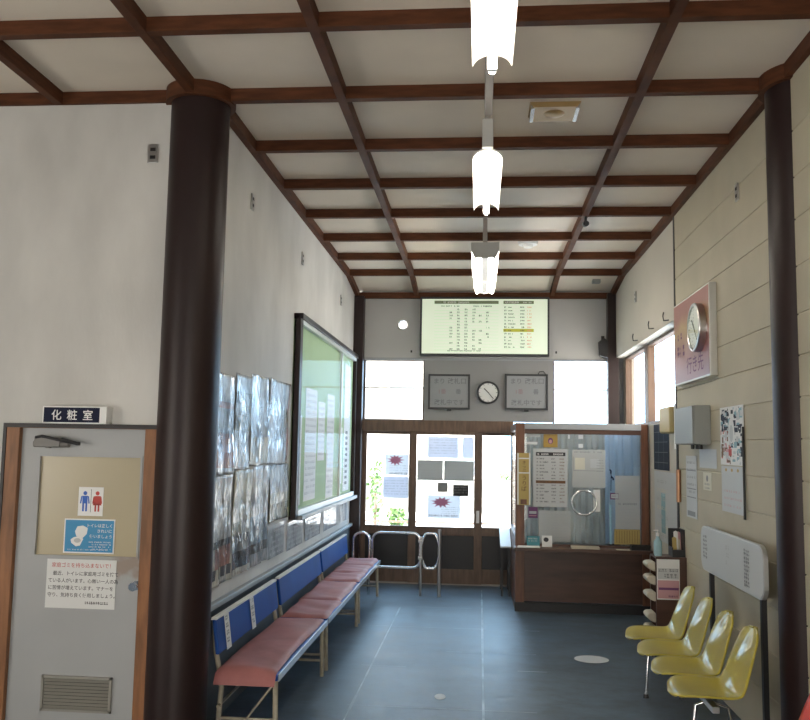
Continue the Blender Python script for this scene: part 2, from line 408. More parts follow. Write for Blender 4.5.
# ceiling: flat field, last bay slopes down to the back wall
b = MB()
b.box(HXL, XR2 + .15, HYR, Y0 + 7 * PY, ZC, ZC + .1)
yb = Y0 + 7 * PY
b.add([(XL - .1, yb, ZC), (XR2 + .15, yb, ZC), (XR2 + .15, YB + .1, 3.875), (XL - .1, YB + .1, 3.875), (XL - .1, yb, ZC + .1), (XR2 + .15, yb, ZC + .1), (XR2 + .15, YB + .1, ZC), (XL - .1, YB + .1, ZC)],
      [(0, 1, 2, 3), (7, 6, 5, 4), (0, 4, 5, 1), (3, 2, 6, 7), (1, 5, 6, 2), (0, 3, 7, 4)])
struct(b, 'ceiling', 'ceiling_board', 'grey-brown boarded ceiling between the brown beams', 'ceiling')
tn = [2]
def beam(x0, x1, y0, y1, z0, z1, label):
    b = MB().box(x0, x1, y0, y1, z0, z1)
    struct(b, 'trim_%d' % tn[0], 'beam_wood', label, 'ceiling beam', bevel=.004); tn[0] += 1
ORD = ['first', 'second', 'third', 'fourth', 'fifth', 'sixth', 'seventh', 'eighth']
for n in range(-4, 8):
    y = Y0 + n * PY
    wide = n <= 1
    x0 = HXL if wide else XL
    beam(x0, XR, y, y + .06, ZB, ZC + .01, ('brown cross beam across the ceiling, %s in view from the front' % ORD[n]) if n >= 0 else 'brown cross beam over the front hall, out of view')
def sloped(x, w, label, y00=HYR):
    b = MB()
    b.box(x - w, x + w, y00, yb + .03, ZB - .003, ZC + .01)
    z1 = 3.80
    b.add([(x - w, yb + .03, ZB - .003), (x + w, yb + .03, ZB - .003), (x + w, YB, z1), (x - w, YB, z1), (x - w, yb + .03, ZC), (x + w, yb + .03, ZC), (x + w, YB, z1 + .09), (x - w, YB, z1 + .09)],
          [(0, 3, 2, 1), (4, 5, 6, 7), (3, 7, 6, 2), (1, 2, 6, 5), (0, 4, 7, 3)])
    struct(b, 'trim_%d' % tn[0], 'beam_wood', label, 'ceiling beam'); tn[0] += 1
sloped(-.871, .028, 'brown lengthwise beam left of the lamps')
sloped(.949, .028, 'brown lengthwise beam right of the lamps')
sloped(XL + .02, .03, 'brown beam along the top of the left wall', 5.1)
sloped(XR - .02, .03, 'brown beam along the top of the right wall')
for x, lb in ((-1.785, 'brown lengthwise beam running onto the left column'), (-2.70, 'brown lengthwise beam over the wall with the toilet door'), (-3.61, 'brown lengthwise beam at the far left, out of view')): beam(x - .028, x + .028, HYR, YF - .01, ZB - .003, ZC + .01, lb)
beam(XL, XR, YB - .06, YB, 3.78, 3.86, 'dark brown beam along the top of the back wall')

# walls
b = MB()
b.box(XL - .12, XL, YF, YB, .745, ZC + .02); struct(b, 'wall_left', 'plaster', 'long off-white plaster wall on the left', 'wall')
b = MB().box(XL - .12, XL + .012, YF, YB, 0, .745)
struct(b, 'baseboard_left', 'dado', 'dark grey dado below the left wall behind the benches', 'dado')
b = MB().box(XL, XL + .045, YF + .2, YB - .14, .735, .772)
struct(b, 'trim_%d' % tn[0], 'rail_grey', 'grey ledge rail along the left wall above the benches', 'rail', bevel=.006); tn[0] += 1
# wall with the toilet door (opening x -2.90..-1.95, z 0..1.86)
b = MB(); DX0, DX1, DZ = -2.905, -1.95, 1.865
b.box(HXL, DX0, YF, YF + .12, 0, ZC + .02).box(DX0, DX1, YF, YF + .12, DZ, ZC + .02).box(DX1, XL - .02, YF, YF + .12, 0, ZC + .02)
struct(b, 'wall_front', 'plaster', 'stained off-white plaster wall around the toilet door', 'wall')
# right wall: boarded near part
b = MB(); seams = [ZC + .02, 3.604, 3.333, 3.089, 2.82, 2.55, 2.32, 2.09, 1.86, 1.63, 1.40, 1.13, .86, .59, .32, .0]
RP = right(XR); YR = 7.82
prof = []
for i in range(len(seams) - 1):
    t, u = seams[i], seams[i + 1]
    prof += [(0.006, t - .001), (.012, t - .007), (.012, u + .005), (0.006, u + .001)]
vs = []; k = len(prof)
for y in (HYR, YR): vs += [(XR - d, y, z) for d, z in prof]
b.add(vs, [(j, k + j, k + j + 1, j + 1) for j in range(k - 1)])
b.box(XR + .001, XR + .12, HYR, YR, 0, ZC + .02)
struct(b, 'wall_right', 'siding', 'cream boarded wall on the right with horizontal seams', 'wall')
b = MB().box(XR, XR + .22, YR, YB, 2.98, ZC + .02)
struct(b, 'wall_right_upper', 'plaster_far', 'smooth off-white upper wall above the right-hand windows', 'wall')
b = MB().box(XR2, XR2 + .12, YR, YB, 0, 2.07).box(XR2, XR2 + .12, YR, 8.22, 2.07, 2.98).box(XR2, XR2 + .12, 11.25, YB, 2.07, 2.98)
struct(b, 'wall_right_lower', 'plaster_far', 'lower right wall beside the ticket booth', 'wall')
b = MB().box(XR - .018, XR + .02, YR - .005, YR + .035, .9, ZB)
struct(b, 'trim_%d' % tn[0], 'dark_trim', 'thin dark vertical strip ending the boarded right wall', 'trim'); tn[0] += 1
# right windows
def window(n, P, x0, x1, z0, z1, fw, depth, bars, label, midrail=None, fmat='door_wood', out=True):
    w = thing('window_%d' % n, P.at((x0 + x1) / 2, z0), label, 'window', kind='structure')
    s = -1 if isinstance(P, RightPlane) else 1
    b = MB()
    def r(a, c, d, e): b.panel(P, s * a, c, s * d, e, -depth, 0) if s == 1 else b.panel(P, -d, c, -a, e, -depth, 0)
    r(x0, z0, x1, z0 + fw); r(x0, z1 - fw, x1, z1); r(x0, z0 + fw, x0 + fw, z1 - fw); r(x1 - fw, z0 + fw, x1, z1 - fw)
    for q, bw in bars: r(q - bw, z0 + fw, q + bw, z1 - fw)
    b.build('window_frame', fmat, w, bevel=.003)
    if midrail:
        b = MB()
        if s == 1: b.panel(P, x0 + fw, midrail - .01, x1 - fw, midrail + .01, -depth * .7, -depth * .3)
        else: b.panel(P, -(x1 - fw), midrail - .01, -(x0 + fw), midrail + .01, -depth * .7, -depth * .3)
        b.build('sash_bar', 'white', w)
    b = MB()
    if s == 1: b.panel(P, x0 + fw, z0 + fw, x1 - fw, z1 - fw, -depth * .55, -depth * .5)
    else: b.panel(P, -(x1 - fw), z0 + fw, -(x0 + fw), z1 - fw, -depth * .55, -depth * .5)
    b.build('glass', 'pane', w)
    return w
window(1, right(XR2), 8.22, 11.25, 2.07, 2.98, .03, .08, [(9.85, .10)], 'window on the right wall above the ticket booth')

# back wall pieces
BP = back(YB)
b = MB(); hx, hz, hr = -1.05, 3.425, .062      # round vent hole in the left part
z0, z1 = 2.95, ZC
seg = 32
b.box(-1.30, -1.62, YB, YB + .1, z0, z1).box(-.80, XR2 + .1, YB, YB + .1, z0, z1).box(-1.30, -.80, YB, YB + .1, z0, hz - .25).box(-1.30, -.80, YB, YB + .1, hz + .25, z1)
out = []
for i in range(seg):
    a = 2 * PI * i / seg; c, s_ = math.cos(a), math.sin(a); q = .25 / max(abs(c), 1e-6); w = .25 / max(abs(s_), 1e-6); L = min(q, w)
    out.append((hx + c * L, hz + s_ * L))
inn = [(hx + hr * math.cos(2 * PI * i / seg), hz + hr * math.sin(2 * PI * i / seg)) for i in range(seg)]
vs = [BP.at(x, z) for x, z in out] + [BP.at(x, z) for x, z in inn] + [BP.at(x, z, -.1) for x, z in inn]
b.add(vs, [(i, (i + 1) % seg, seg + (i + 1) % seg, seg + i) for i in range(seg)] + [(seg + i, seg + (i + 1) % seg, 2 * seg + (i + 1) % seg, 2 * seg + i) for i in range(seg)])
struct(b, 'wall_back', 'panel_grey', 'grey upper back wall around the lit display', 'wall')
b = MB().box(-.75, .96, YB, YB + .1, 2.13, 2.96).box(.43, XR2 + .1, YB, YB + .1, 0, 2.0).box(1.70, XR2 + .1, YB, YB + .1, 2.0, 2.96)
struct(b, 'wall_back_lower', 'panel_mid', 'grey back wall between the two upper windows', 'wall')
b = MB(); b.ring(BP, hx, hz, hr + .006, .012, .004, 0, 32, 8)
tag(b.at(hx, YB, hz).build('vent_ring', 'aluminium', smooth=60), 'round vent opening bright with daylight, left of the display', 'vent')
window(2, back(YB + .02), -1.57, -.75, 2.13, 2.955, .02, .07, [], 'bright upper window left of the clock', midrail=2.57)
window(3, back(YB + .02), .96, 1.70, 2.0, 2.97, .02, .07, [], 'bright upper window above the ticket booth', midrail=2.57)
b = MB().box(-1.57, XR2 + .0, YB - .015, YB + .05, 2.945, 2.975)
struct(b, 'trim_%d' % tn[0], 'rail_grey', 'thin pale rail under the display along the back wall', 'trim'); tn[0] += 1
b = MB().box(-1.57, .44, YB - .05, YB + .06, 1.985, 2.135)
struct(b, 'trim_%d' % tn[0], 'door_wood', 'brown wooden header over the sliding doors', 'door header', bevel=.005); tn[0] += 1
b = MB().box(-1.57, .44, YB - .06, YB + .06, 0, .012)
struct(b, 'trim_%d' % tn[0], 'rail_duct', 'metal door track on the floor under the sliding doors', 'door track'); tn[0] += 1
b = MB().box(XL, -1.57, YB - .14, YB + .1, 0, 3.80)
struct(b, 'trim_%d' % tn[0], 'dark_paint', 'dark square post in the left back corner', 'post', bevel=.006); tn[0] += 1
b = MB().box(1.66, 1.80, YB - .14, YB + .02, 0, 3.84)
struct(b, 'trim_%d' % tn[0], 'dark_paint', 'dark square post in the right back corner', 'post', bevel=.006); tn[0] += 1

# sliding doors
def slide(n, x0, x1, y, sl, sr, pull, label):
    d = thing('door_%d' % n, (x0, y, 0), label, 'sliding door', kind='structure')
    P = back(y); b = MB(); D = .04
    b.panel(P, x0, .012, x0 + sl, 1.985, -D, 0).panel(P, x1 - sr, .012, x1, 1.985, -D, 0)
    b.panel(P, x0 + sl, 1.945, x1 - sr, 1.985, -D, 0).panel(P, x0 + sl, .63, x1 - sr, .74, -D, 0).panel(P, x0 + sl, .012, x1 - sr, .20, -D, 0)
    b.build('door_frame', 'door_wood', d, bevel=.003)
    MB().panel(P, x0 + sl, .20, x1 - sr, .63, -D * .7, -D * .3).build('lower_panel', 'black', d)
    MB().panel(P, x0 + sl, .74, x1 - sr, 1.945, -D * .6, -D * .45).build('glass', 'pane', d)
    if pull: MB().panel(P, pull - .02, .80, pull + .02, .96, 0, .006).build('pull_plate', 'white', d, bevel=.003)
    return d
slide(1, -1.57, -.84, YB + .005, .06, .10, -.885, 'left brown wooden sliding door with glass above a dark panel')
slide(2, -.93, .035, YB - .045, .095, .105, -.02, 'middle brown sliding door with grey notices on its glass')
slide(3, -.005, .44, YB + .005, .04, .03, None, 'right narrow sliding door beside the ticket booth')
for o in bpy.data.objects:
    if o.name == 'door_2': pass

# columns
def column(x, y, r, label):
    c = thing('column', (x, y, 0), label, 'column', 'dark round columns')
    MB().cyl((x, y, 0), (x, y, ZB - .01), r, seg=48).build('shaft', 'dark_paint', c, smooth=40)
    MB().cyl((x, y, ZB - .012), (x, y, ZC), r + .035, seg=48).build('collar', 'beam_wood', c, smooth=40)
column(-1.782, 5.10, .182, 'thick dark brown round column at the corner right of the toilet door')
column(1.872, 5.03, .2, 'dark round column half sunk in the boarded right wall')

# hall behind the camera: entrance and windows let daylight in
b = MB()
b.box(HXL, -1.6, HYR - .12, HYR, 0, ZC + .02).box(1.2, XR + .12, HYR - .12, HYR, 0, ZC + .02).box(-1.6, 1.2, HYR - .12, HYR, 2.3, ZC + .02)
struct(b, 'wall_rear', 'plaster', 'wall behind the viewer with a wide entrance', 'wall')
b = MB()
b.box(HXL - .12, HXL, HYR, YF + .12, 0, .7).box(HXL - .12, HXL, HYR, YF + .12, 2.6, ZC + .02).box(HXL - .12, HXL, HYR, -.8, .7, 2.6).box(HXL - .12, HXL, 2.2, YF + .12, .7, 2.6)
struct(b, 'wall_far_left', 'plaster', 'side wall of the hall with a long window, out of view', 'wall')

# ------------------------------------------------------------------ toilet door and its signs
FP = back(YF)
d = thing('door_4', (-2.41, YF, 0), 'grey toilet door with a frosted window in a brown wooden frame', 'door', kind='structure')
b = MB()
b.panel(FP, DX0, 0, DX0 + .085, DZ, -.12, .02).panel(FP, DX1 - .075, 0, DX1, DZ, -.12, .02).panel(FP, DX0 + .085, DZ - .008, DX1 - .075, DZ, -.12, .02)
b.build('door_frame', 'jamb_wood', d, bevel=.004)
MB().panel(FP, DX0 - .01, DZ - .006, DX1 + .012, DZ + .02, -.02, .028).panel(FP, DX0 - .02, 0, DX0, DZ + .02, -.02, .024).build('head_strip', 'dark_trim', d)
wx0, wx1, wz0, wz1 = -2.692, -2.055, 1.09, 1.685
b = MB(); lx0, lx1 = DX0 + .087, DX1 - .077
for a in ((lx0, .006, wx0, 1.8575), (wx1, .006, lx1, 1.8575), (wx0, .006, wx1, wz0), (wx0, wz1, wx1, 1.8575)): b.panel(FP, a[0], a[1], a[2], a[3], -.05, -.012)
leaf = b.build('door_leaf', 'door_grey', d)
MB().panel(FP, wx0, wz0, wx1, wz1, -.035, -.025).build('frosted_pane', 'frosted', d)
b = MB()
for a in ((wx0 - .012, wz0 - .012, wx1 + .012, wz0), (wx0 - .012, wz1, wx1 + .012, wz1 + .012), (wx0 - .012, wz0, wx0, wz1), (wx1, wz0, wx1 + .012, wz1)): b.panel(FP, a[0], a[1], a[2], a[3], -.012, -.006)
b.build('glazing_bead', 'door_grey', d)
b = MB(); gx0, gx1, gz0, gz1 = -2.60, -2.165, .18, .385
for a in ((gx0, gz0, gx1, gz0 + .015), (gx0, gz1 - .015, gx1, gz1), (gx0, gz0, gx0 + .015, gz1), (gx1 - .015, gz0, gx1, gz1)): b.panel(FP, a[0], a[1], a[2], a[3], -.012, .004)
b.panel(FP, gx0, gz0, gx1, gz1, -.012, -.0115, 1)
for i in range(9):
    z = gz0 + .018 + i * .0193
    b.add([FP.at(gx0 + .015, z, .004), FP.at(gx1 - .015, z, .004), FP.at(gx1 - .015, z + .013, -.009), FP.at(gx0 + .015, z + .013, -.009)], [(0, 1, 2, 3)])
b.build('vent_grille', ['louvre', 'black'], d)
b = MB(); kx, kz = -2.045, .925
b.cyl(FP.at(kx, kz, -.012), FP.at(kx, kz, -.006), .028, seg=20).cyl(FP.at(kx, kz, -.006), FP.at(kx, kz, .03), .01, seg=12)
b.cyl(FP.at(kx, kz, .025), FP.at(kx, kz, .05), .022, .026, seg=20)
b.build('door_knob', 'chrome', d, smooth=40)
b = MB(); b.panel(FP, -2.71, 1.745, -2.55, 1.80, -.012, .045)
b.cyl(FP.at(-2.72, 1.762, .02), FP.at(-2.50, 1.762, .02), .022, seg=16).cyl(FP.at(-2.63, 1.735, .02), FP.at(-2.63, 1.75, .02), .018, seg=14)
cl = b.build('door_closer', 'closer_grey', d, smooth=40)
b = MB(); b.tube([FP.at(-2.70, 1.80, .05), FP.at(-2.66, 1.808, .05), FP.at(-2.55, 1.785, .055), FP.at(-2.43, 1.765, .06)], .009)
b.tube([FP.at(-2.53, 1.79, .058), FP.at(-2.43, 1.765, .06), FP.at(-2.415, 1.765, .05)], .011)
b.build('closer_arm', 'black', cl, smooth=40)

sg = thing('room_sign', (-2.455, YF, 1.875), 'small white sign box with white writing on navy above the toilet door', 'sign')
MB().panel(FP, -2.645, 1.885, -2.242, 1.99, 0, .09).build('sign_box', 'white', sg, bevel=.004)
b = MB(); b.panel(FP, -2.635, 1.893, -2.285, 1.982, .09, .092, 0)
for i, ch in enumerate('化粧室'): b.text(FP, -2.555 + i * .098, 1.912, .066, ch, .0925, 1, 'c', .012)
b.build('sign_face', ['ink_navy', 'white'], sg)

def sheet(name, P, x0, y0, x1, y1, mats, label, cat, draw=None, group=None, n=.002, th=.0015):
    b = MB().at(*P.at((x0 + x1) / 2, y0, n)); b.panel(P, x0, y0, x1, y1, n, n + th, 0)
    if draw: draw(b, n + th + .0008)
    return tag(b.build(name, mats, None), label, cat, group)
def person_icon(b, P, x, z, s, n, m, dress):
    b.disc(P, x, z + s * .88, s * .10, s * .10, n, m, 16)
    if dress: b.poly(P, [(x - s * .12, z + s * .75), (x + s * .12, z + s * .75), (x + s * .22, z + s * .3), (x - s * .22, z + s * .3)], n, m)
    else: b.rect(P, x - s * .13, z + s * .38, x + s * .13, z + s * .75, n, m)
    for q in (-1, 1):
        b.rect(P, x + q * s * .08 - s * .045, z, x + q * s * .08 + s * .045, z + s * .4, n, m)
        b.poly(P, [(x + q * s * .13, z + s * .75), (x + q * s * .2, z + s * .72), (x + q * s * .25, z + s * .38), (x + q * s * .18, z + s * .38)][::q], n, m)
DP = back(YF + .02)
def dr(b, n):
    person_icon(b, DP, -2.400, 1.355, .125, n, 1, False); person_icon(b, DP, -2.322, 1.355, .125, n, 2, True); b.rect(DP, -2.3635, 1.35, -2.3605, 1.49, n, 3)
sheet('pictogram_sign', DP, -2.442, 1.328, -2.285, 1.502, ['white', 'ink_blue', 'ink_red', 'ink'], 'white sign with blue man and red woman figures on the toilet door window', 'sign', dr, n=.012 - .02 + .004)
def dr(b, n):
    b.panel(DP, -2.512, 1.112, -2.208, 1.302, n - .001, n, 1)
    n += .001
    for i, t in enumerate(('トイレは正しく', 'きれいに', '使いましょう')): b.text(DP, -2.218, 1.262 - i * .032, .024, t, n, 0, 'r', .01)
    for i in range(4): b.scrib(DP, -2.36 + .02 * (i % 2), -2.22, 1.168 - i * .014, .008, n, 0, i)
    b.scrib(DP, -2.49, -2.23, 1.122, .007, n, 0, 9)
    b.poly(DP, [(-2.47, 1.165), (-2.44, 1.145), (-2.415, 1.15), (-2.395, 1.19), (-2.42, 1.205), (-2.455, 1.20), (-2.475, 1.185)], n, 0)
    b.poly(DP, [(-2.44, 1.205), (-2.40, 1.195), (-2.375, 1.22), (-2.37, 1.255), (-2.40, 1.27), (-2.435, 1.265), (-2.45, 1.235)], n, 0)
    b.disc(DP, -2.432, 1.18, .022, .014, n + .0006, 2, 14)
sheet('toilet_notice', DP, -2.52, 1.104, -2.20, 1.31, ['white', 'ink_cyan', 'paper_grey'], 'blue notice with a drawing of a white toilet on the toilet door', 'notice', dr, n=.0)
def dr(b, n):
    b.text(DP, -2.395, 1.022, .030, '家庭ゴミを持ち込まないで！', n, 1, 'c', .004)
    for i, t in enumerate(('　最近、トイレに家庭用ゴミを捨て', 'ている人がいます。心無い一人の為', 'に苦情が増えています。マナーを', '守り、気持ち良く使用しましょう。')): b.text(DP, -2.598, .974 - i * .0425, .0275, t, n, 2, 'l', .008)
    b.scrib(DP, -2.36, -2.21, .805, .016, n, 2, 4, .05)
sheet('toilet_notice', DP, -2.61, .778, -2.175, 1.068, ['paper', 'ink_red', 'ink'], 'white paper notice with black writing under a red heading on the toilet door', 'notice', dr, n=.010)

def outlet(P, x, z, label):
    o = thing('outlet_plate', P.at(x, z), label, 'outlet', 'outlet plates high on the walls')
    MB().panel(P, x - .035, z - .06, x + .035, z + .06, 0, .012).build('plate', 'steel', o, bevel=.003)
    for q in (-.025, .025): MB().panel(P, x - .017, z + q - .011, x + .017, z + q + .011, .012, .0135).build('slot', 'black', o)
outlet(FP, -2.064, 3.59, 'grey two-slot outlet plate beside the left column')
outlet(left(XL), 6.07, 3.57, 'grey outlet plate on the left wall, nearest the column')
outlet(left(XL), 7.88, 3.55, 'grey outlet plate on the left wall, second from the column')
outlet(left(XL), 10.15, 3.54, 'grey outlet plate on the left wall nearest the back corner')
outlet(right(XR - .012), -5.9, 3.56, 'grey outlet plate on the boarded right wall')
outlet(right(XR), -9.83, 3.53, 'grey outlet plate on the smooth upper right wall')

# ------------------------------------------------------------------ lamps
def lamp1(y0, y1, xc, label):
    """single tube under a double concave reflector"""
    t = thing('fluorescent_lamp', (xc, (y0 + y1) / 2, ZB), label, 'ceiling lamp', 'fluorescent lamps in a row under the ceiling')
    MB().box(xc - .035, xc + .035, y0 - .03, y1 + .03, 3.673, 3.86).build('housing', 'lamp_end', t, bevel=.004)
    prof = [(-.095, 3.605), (-.085, 3.625), (-.068, 3.643), (-.045, 3.655), (-.022, 3.66), (.022, 3.66), (.045, 3.655), (.068, 3.643), (.085, 3.625), (.095, 3.605)]
    b = MB(); k = len(prof); vs = [(xc + x, y, z) for y in (y0, y1) for x, z in prof] + [(xc + x * 1.02, y, z + .012) for y in (y0, y1) for x, z in prof]
    b.add(vs, [(j, j + 1, k + j + 1, k + j) for j in range(k - 1)] + [(2 * k + j, 3 * k + j, 3 * k + j + 1, 2 * k + j + 1) for j in range(k - 1)] +
          [(j, 2 * k + j, 2 * k + j + 1, j + 1) for j in range(k - 1)] + [(k + j, k + j + 1, 3 * k + j + 1, 3 * k + j) for j in range(k - 1)])
    b.build('reflector', 'lamp_white', t, smooth=50)
    for ya, yz in ((y0 + .01, y0 + .04), (y1 - .04, y1 - .01)): MB().box(xc - .024, xc + .024, ya, yz, 3.575, 3.66).build('tube_holder', 'lamp_white', t)
    MB().cyl((xc, y0 - .03, 3.60), (xc, y1 + .03, 3.60), .019, seg=16).build('tube', 'tube', t, smooth=40)
    for y in (y0 + .2, y1 - .2):
        MB().box(xc - .02, xc + .02, y - .02, y + .02, 3.86, ZC).build('hanger', 'rail_duct', t)
    return t
def lamp2(y0, y1, xc, dz, label):
    """two tubes either side of a raised centre"""
    t = thing('fluorescent_lamp', (xc, (y0 + y1) / 2, ZB), label, 'ceiling lamp', 'fluorescent lamps in a row under the ceiling')
    prof = [(-.125, 3.78), (-.125, 3.70), (-.055, 3.72), (-.03, 3.655), (.03, 3.655), (.055, 3.72), (.125, 3.70), (.125, 3.78)]
    MB().prism(Plane((xc, y1, 0), (1, 0, 0), (0, 0, 1)), [(x, z + dz) for x, z in prof][::-1], 0, y1 - y0).build('housing', 'lamp_white', t)
    for y in (y0 - .004, y1 + .004):
        b = MB(); b.prism(Plane((xc, y, dz), (1, 0, 0), (0, 0, 1)), [(-.127, 3.785), (-.127, 3.715), (-.09, 3.63), (-.06, 3.65), (-.02, 3.64), (.02, 3.64), (.06, 3.65), (.09, 3.63), (.127, 3.715), (.127, 3.785)][::-1], -.004, .004)
        b.build('end_plate', 'lamp_end', t)
    for q in (-.085, .085):
        MB().cyl((xc + q, y0 + .005, 3.655 + dz), (xc + q, y1 - .005, 3.655 + dz), .019, seg=14).build('tube', 'tube', t, smooth=40)
    for y in (y0 + .2, y1 - .2):
        MB().box(xc - .02, xc + .02, y - .02, y + .02, 3.78 + dz, ZC).build('hanger', 'rail_duct', t)
lamp1(2.72, 3.96, .045, 'nearest fluorescent lamp, cut by the top edge, single bright tube in a white reflector')
lamp1(5.28, 6.48, .035, 'single-tube fluorescent lamp in the middle of the row, beside the brown ceiling fitting')
lamp2(7.60, 8.75, .035, -.155, 'twin-tube fluorescent lamp with a grey end plate, nearest the display but one')
lamp2(8.85, 9.90, .040, -.06, 'farthest twin-tube fluorescent lamp, directly before the lit display')
for y0, y1, lb in ((4.0, 5.24, 'grey conduit rail on the ceiling before the middle single-tube lamp'), (6.53, 7.53, 'grey conduit rail on the ceiling before the twin-tube lamp')):
    b = MB().at(.038, (y0 + y1) / 2, ZB); b.box(.013, .063, y0 + .3 * (y0 < 5), y1, 3.872, 3.918)
    tag(b.build('conduit_rail', 'rail_duct', bevel=.006), lb, 'conduit', 'conduit rails between the lamps')
# ceiling fittings
t = thing('ceiling_speaker', (.468, 5.46, ZC), 'brown rectangular fitting on the ceiling right of the middle lamp', 'speaker')
MB().prism(Plane((0, 5.34, 0), (1, 0, 0), (0, 0, 1)), [(.305, ZC), (.33, 3.965), (.605, 3.965), (.63, ZC)], -.25, 0).build('cover', 'speaker_gold', t)
b = MB(); b.cyl((.468, 5.46, 3.965), (.468, 5.46, 3.955), .07, .05, seg=24); b.build('dome', 'speaker_gold', t, smooth=30)
for x in (.325, .61): MB().box(x - .012, x + .012, 5.35, 5.58, 3.958, 3.985).build('end_clip', 'chrome', t)
t = thing('smoke_detector', (.5, 9.1, ZC), 'round pale smoke detector on the ceiling right of the twin-tube lamp', 'smoke detector')
MB().cyl((.5, 9.1, ZC), (.5, 9.1, 3.965), .11, .10, seg=28).build('base', 'white', t, smooth=40)
MB().cyl((.5, 9.1, 3.965), (.5, 9.1, 3.935), .06, .045, seg=24).build('sensor_head', 'white', t, smooth=40)
b = MB().at(1.47, 10.95, 3.93); b.box(1.42, 1.52, 10.90, 11.0, 3.905, 3.96)
tag(b.build('ceiling_box', 'elec_grey', bevel=.004), 'small dark square fitting on the sloping ceiling by the right back corner', 'fitting')
t = thing('security_camera', (.955, 7.80, ZB), 'small black camera under the right lengthwise ceiling beam', 'camera')
MB().cyl((.955, 7.80, ZB), (.955, 7.80, 3.87), .012, seg=12).build('mount', 'black', t)
MB().cyl((.955, 7.86, 3.86), (.955, 7.75, 3.84), .026, seg=16).build('body', 'black', t, smooth=40)

# ------------------------------------------------------------------ display and things on the back wall
t = thing('departure_display', (.05, YB - .06, 3.0), 'wide glowing pale green timetable display high on the back wall', 'display')
DPL = back(YB - .106); dx0, dx1, dz0, dz1 = -.81, .905, 2.995, 3.79
MB().panel(DPL, dx0, dz0, dx1, dz1, -.10, 0).build('housing', 'bezel', t, bevel=.004)
b = MB(); b.rect(DPL, dx0 + .025, dz0 + .03, dx1 - .025, dz1 - .03, .002, 0)
n = .003
b.rect(DPL, -.62, 3.695, .235, 3.737, n, 1); b.rect(DPL, .30, 3.695, .70, 3.737, n, 1)
b.scrib(DPL, -.50, -.33, 3.704, .024, n + .001, 4, 1, .02); b.scrib(DPL, -.30, -.15, 3.704, .02, n + .001, 4, 2, .1); b.scrib(DPL, .32, .50, 3.704, .024, n + .001, 4, 3, .02); b.scrib(DPL, .56, .67, 3.704, .02, n + .001, 4, 5, .2)
b.scrib(DPL, -.53, -.28, 3.655, .018, n, 2, 11, .4); b.scrib(DPL, -.10, .15, 3.652, .022, n, 2, 12, .2)
rr = random.Random(5)
for i in range(14):
    z = 3.615 - i * .041
    b.rect(DPL, -.62, z - .012, .235, z - .009, n, 3)
    for j, x in enumerate((-.40, -.30, -.20, -.095, -.01, .085)):
        if rr.random() < (.95 if j in (1, 2, 3) else .5): b.scrib(DPL, x - .016, x + .024, z - .006, .022, n + .001, 2, i * 9 + j, .05)
b.scrib(DPL, -.44, .0, 3.055, .014, n, 2, 77, .1)
for i in range(13):
    z = 3.64 - i * .0445
    if i == 7: b.rect(DPL, .30, z - .008, .70, z + .032, n, 5)
    b.rect(DPL, .31, z - .010, .69, z - .008, n, 3)
    b.scrib(DPL, .31, .34, z, .022, n + .001, 2, i + 40, 0)
    b.scrib(DPL, .36, .40 + .07 * rr.random(), z, .017, n + .001, 2, i + 60, .1)
    b.scrib(DPL, .52, .58, z, .02, n + .001, 2, i + 80, .1); b.scrib(DPL, .61, .67, z, .02, n + .001, 6, i + 95, .1)
b.build('screen', ['screen', 'screen_bar', 'screen_ink', 'screen_line', 'white', 'screen_yellow', 'screen_red'], t)
for x in (-.6, .05, .7): MB().box(x - .04, x + .04, YB - .008, YB - .001, dz0 + .1, dz1 - .1).build('bracket', 'steel', t)

def lcd(x0, x1, z0, z1, label, cord):
    t = thing('notice_board', ((x0 + x1) / 2, YB - .03, z0), label, 'board', 'dark-framed dim boards either side of the clock')
    P = back(YB - .005); b = MB(); f = .026
    b.panel(P, x0, z0, x1, z0 + f, 0, .045).panel(P, x0, z1 - f, x1, z1, 0, .045).panel(P, x0, z0 + f, x0 + f, z1 - f, 0, .045).panel(P, x1 - f, z0 + f, x1, z1 - f, 0, .045)
    b.panel(P, (x0 + x1) / 2 - .03, z0 - .02, (x0 + x1) / 2 + .03, z0, 0, .04)
    b.build('frame', 'bezel', t, bevel=.003)
    b = MB(); b.panel(P, x0 + f, z0 + f, x1 - f, z1 - f, 0, .03, 0)
    w = x1 - x0; h = z1 - z0; n = .031
    b.text(P, x0 + w * .12, z0 + h * .74, h * .17, 'まり', n, 1, 'l', .01); b.text(P, x1 - w * .10, z0 + h * .74, h * .18, '改札口', n, 1, 'r', .012)
    b.text(P, x0 + w * .33, z0 + h * .45, h * .16, '1番', n, 2, 'c', .008); b.text(P, x0 + w * .72, z0 + h * .45, h * .16, '番　', n, 1, 'c', .008)
    b.text(P, x0 + w * .5, z0 + h * .14, h * .17, '改札中です', n, 1, 'c', .012)
    b.build('face', ['lcd', 'lcd_text', 'lcd_red'], t)
    if cord: MB().tube([P.at(x1 - .13, z1, .02), P.at(x1 - .11, z1 + .035, .02), P.at(x1 - .06, z1 + .04, .02), P.at(x1 - .03, z1 + .0, .02)], .005).build('cord', 'black', t, smooth=60)
lcd(-.692, -.135, 2.285, 2.755, 'dark-framed dim board with grey writing left of the round clock', False)
lcd(.325, .892, 2.290, 2.765, 'dark-framed dim board with grey writing right of the round clock', True)

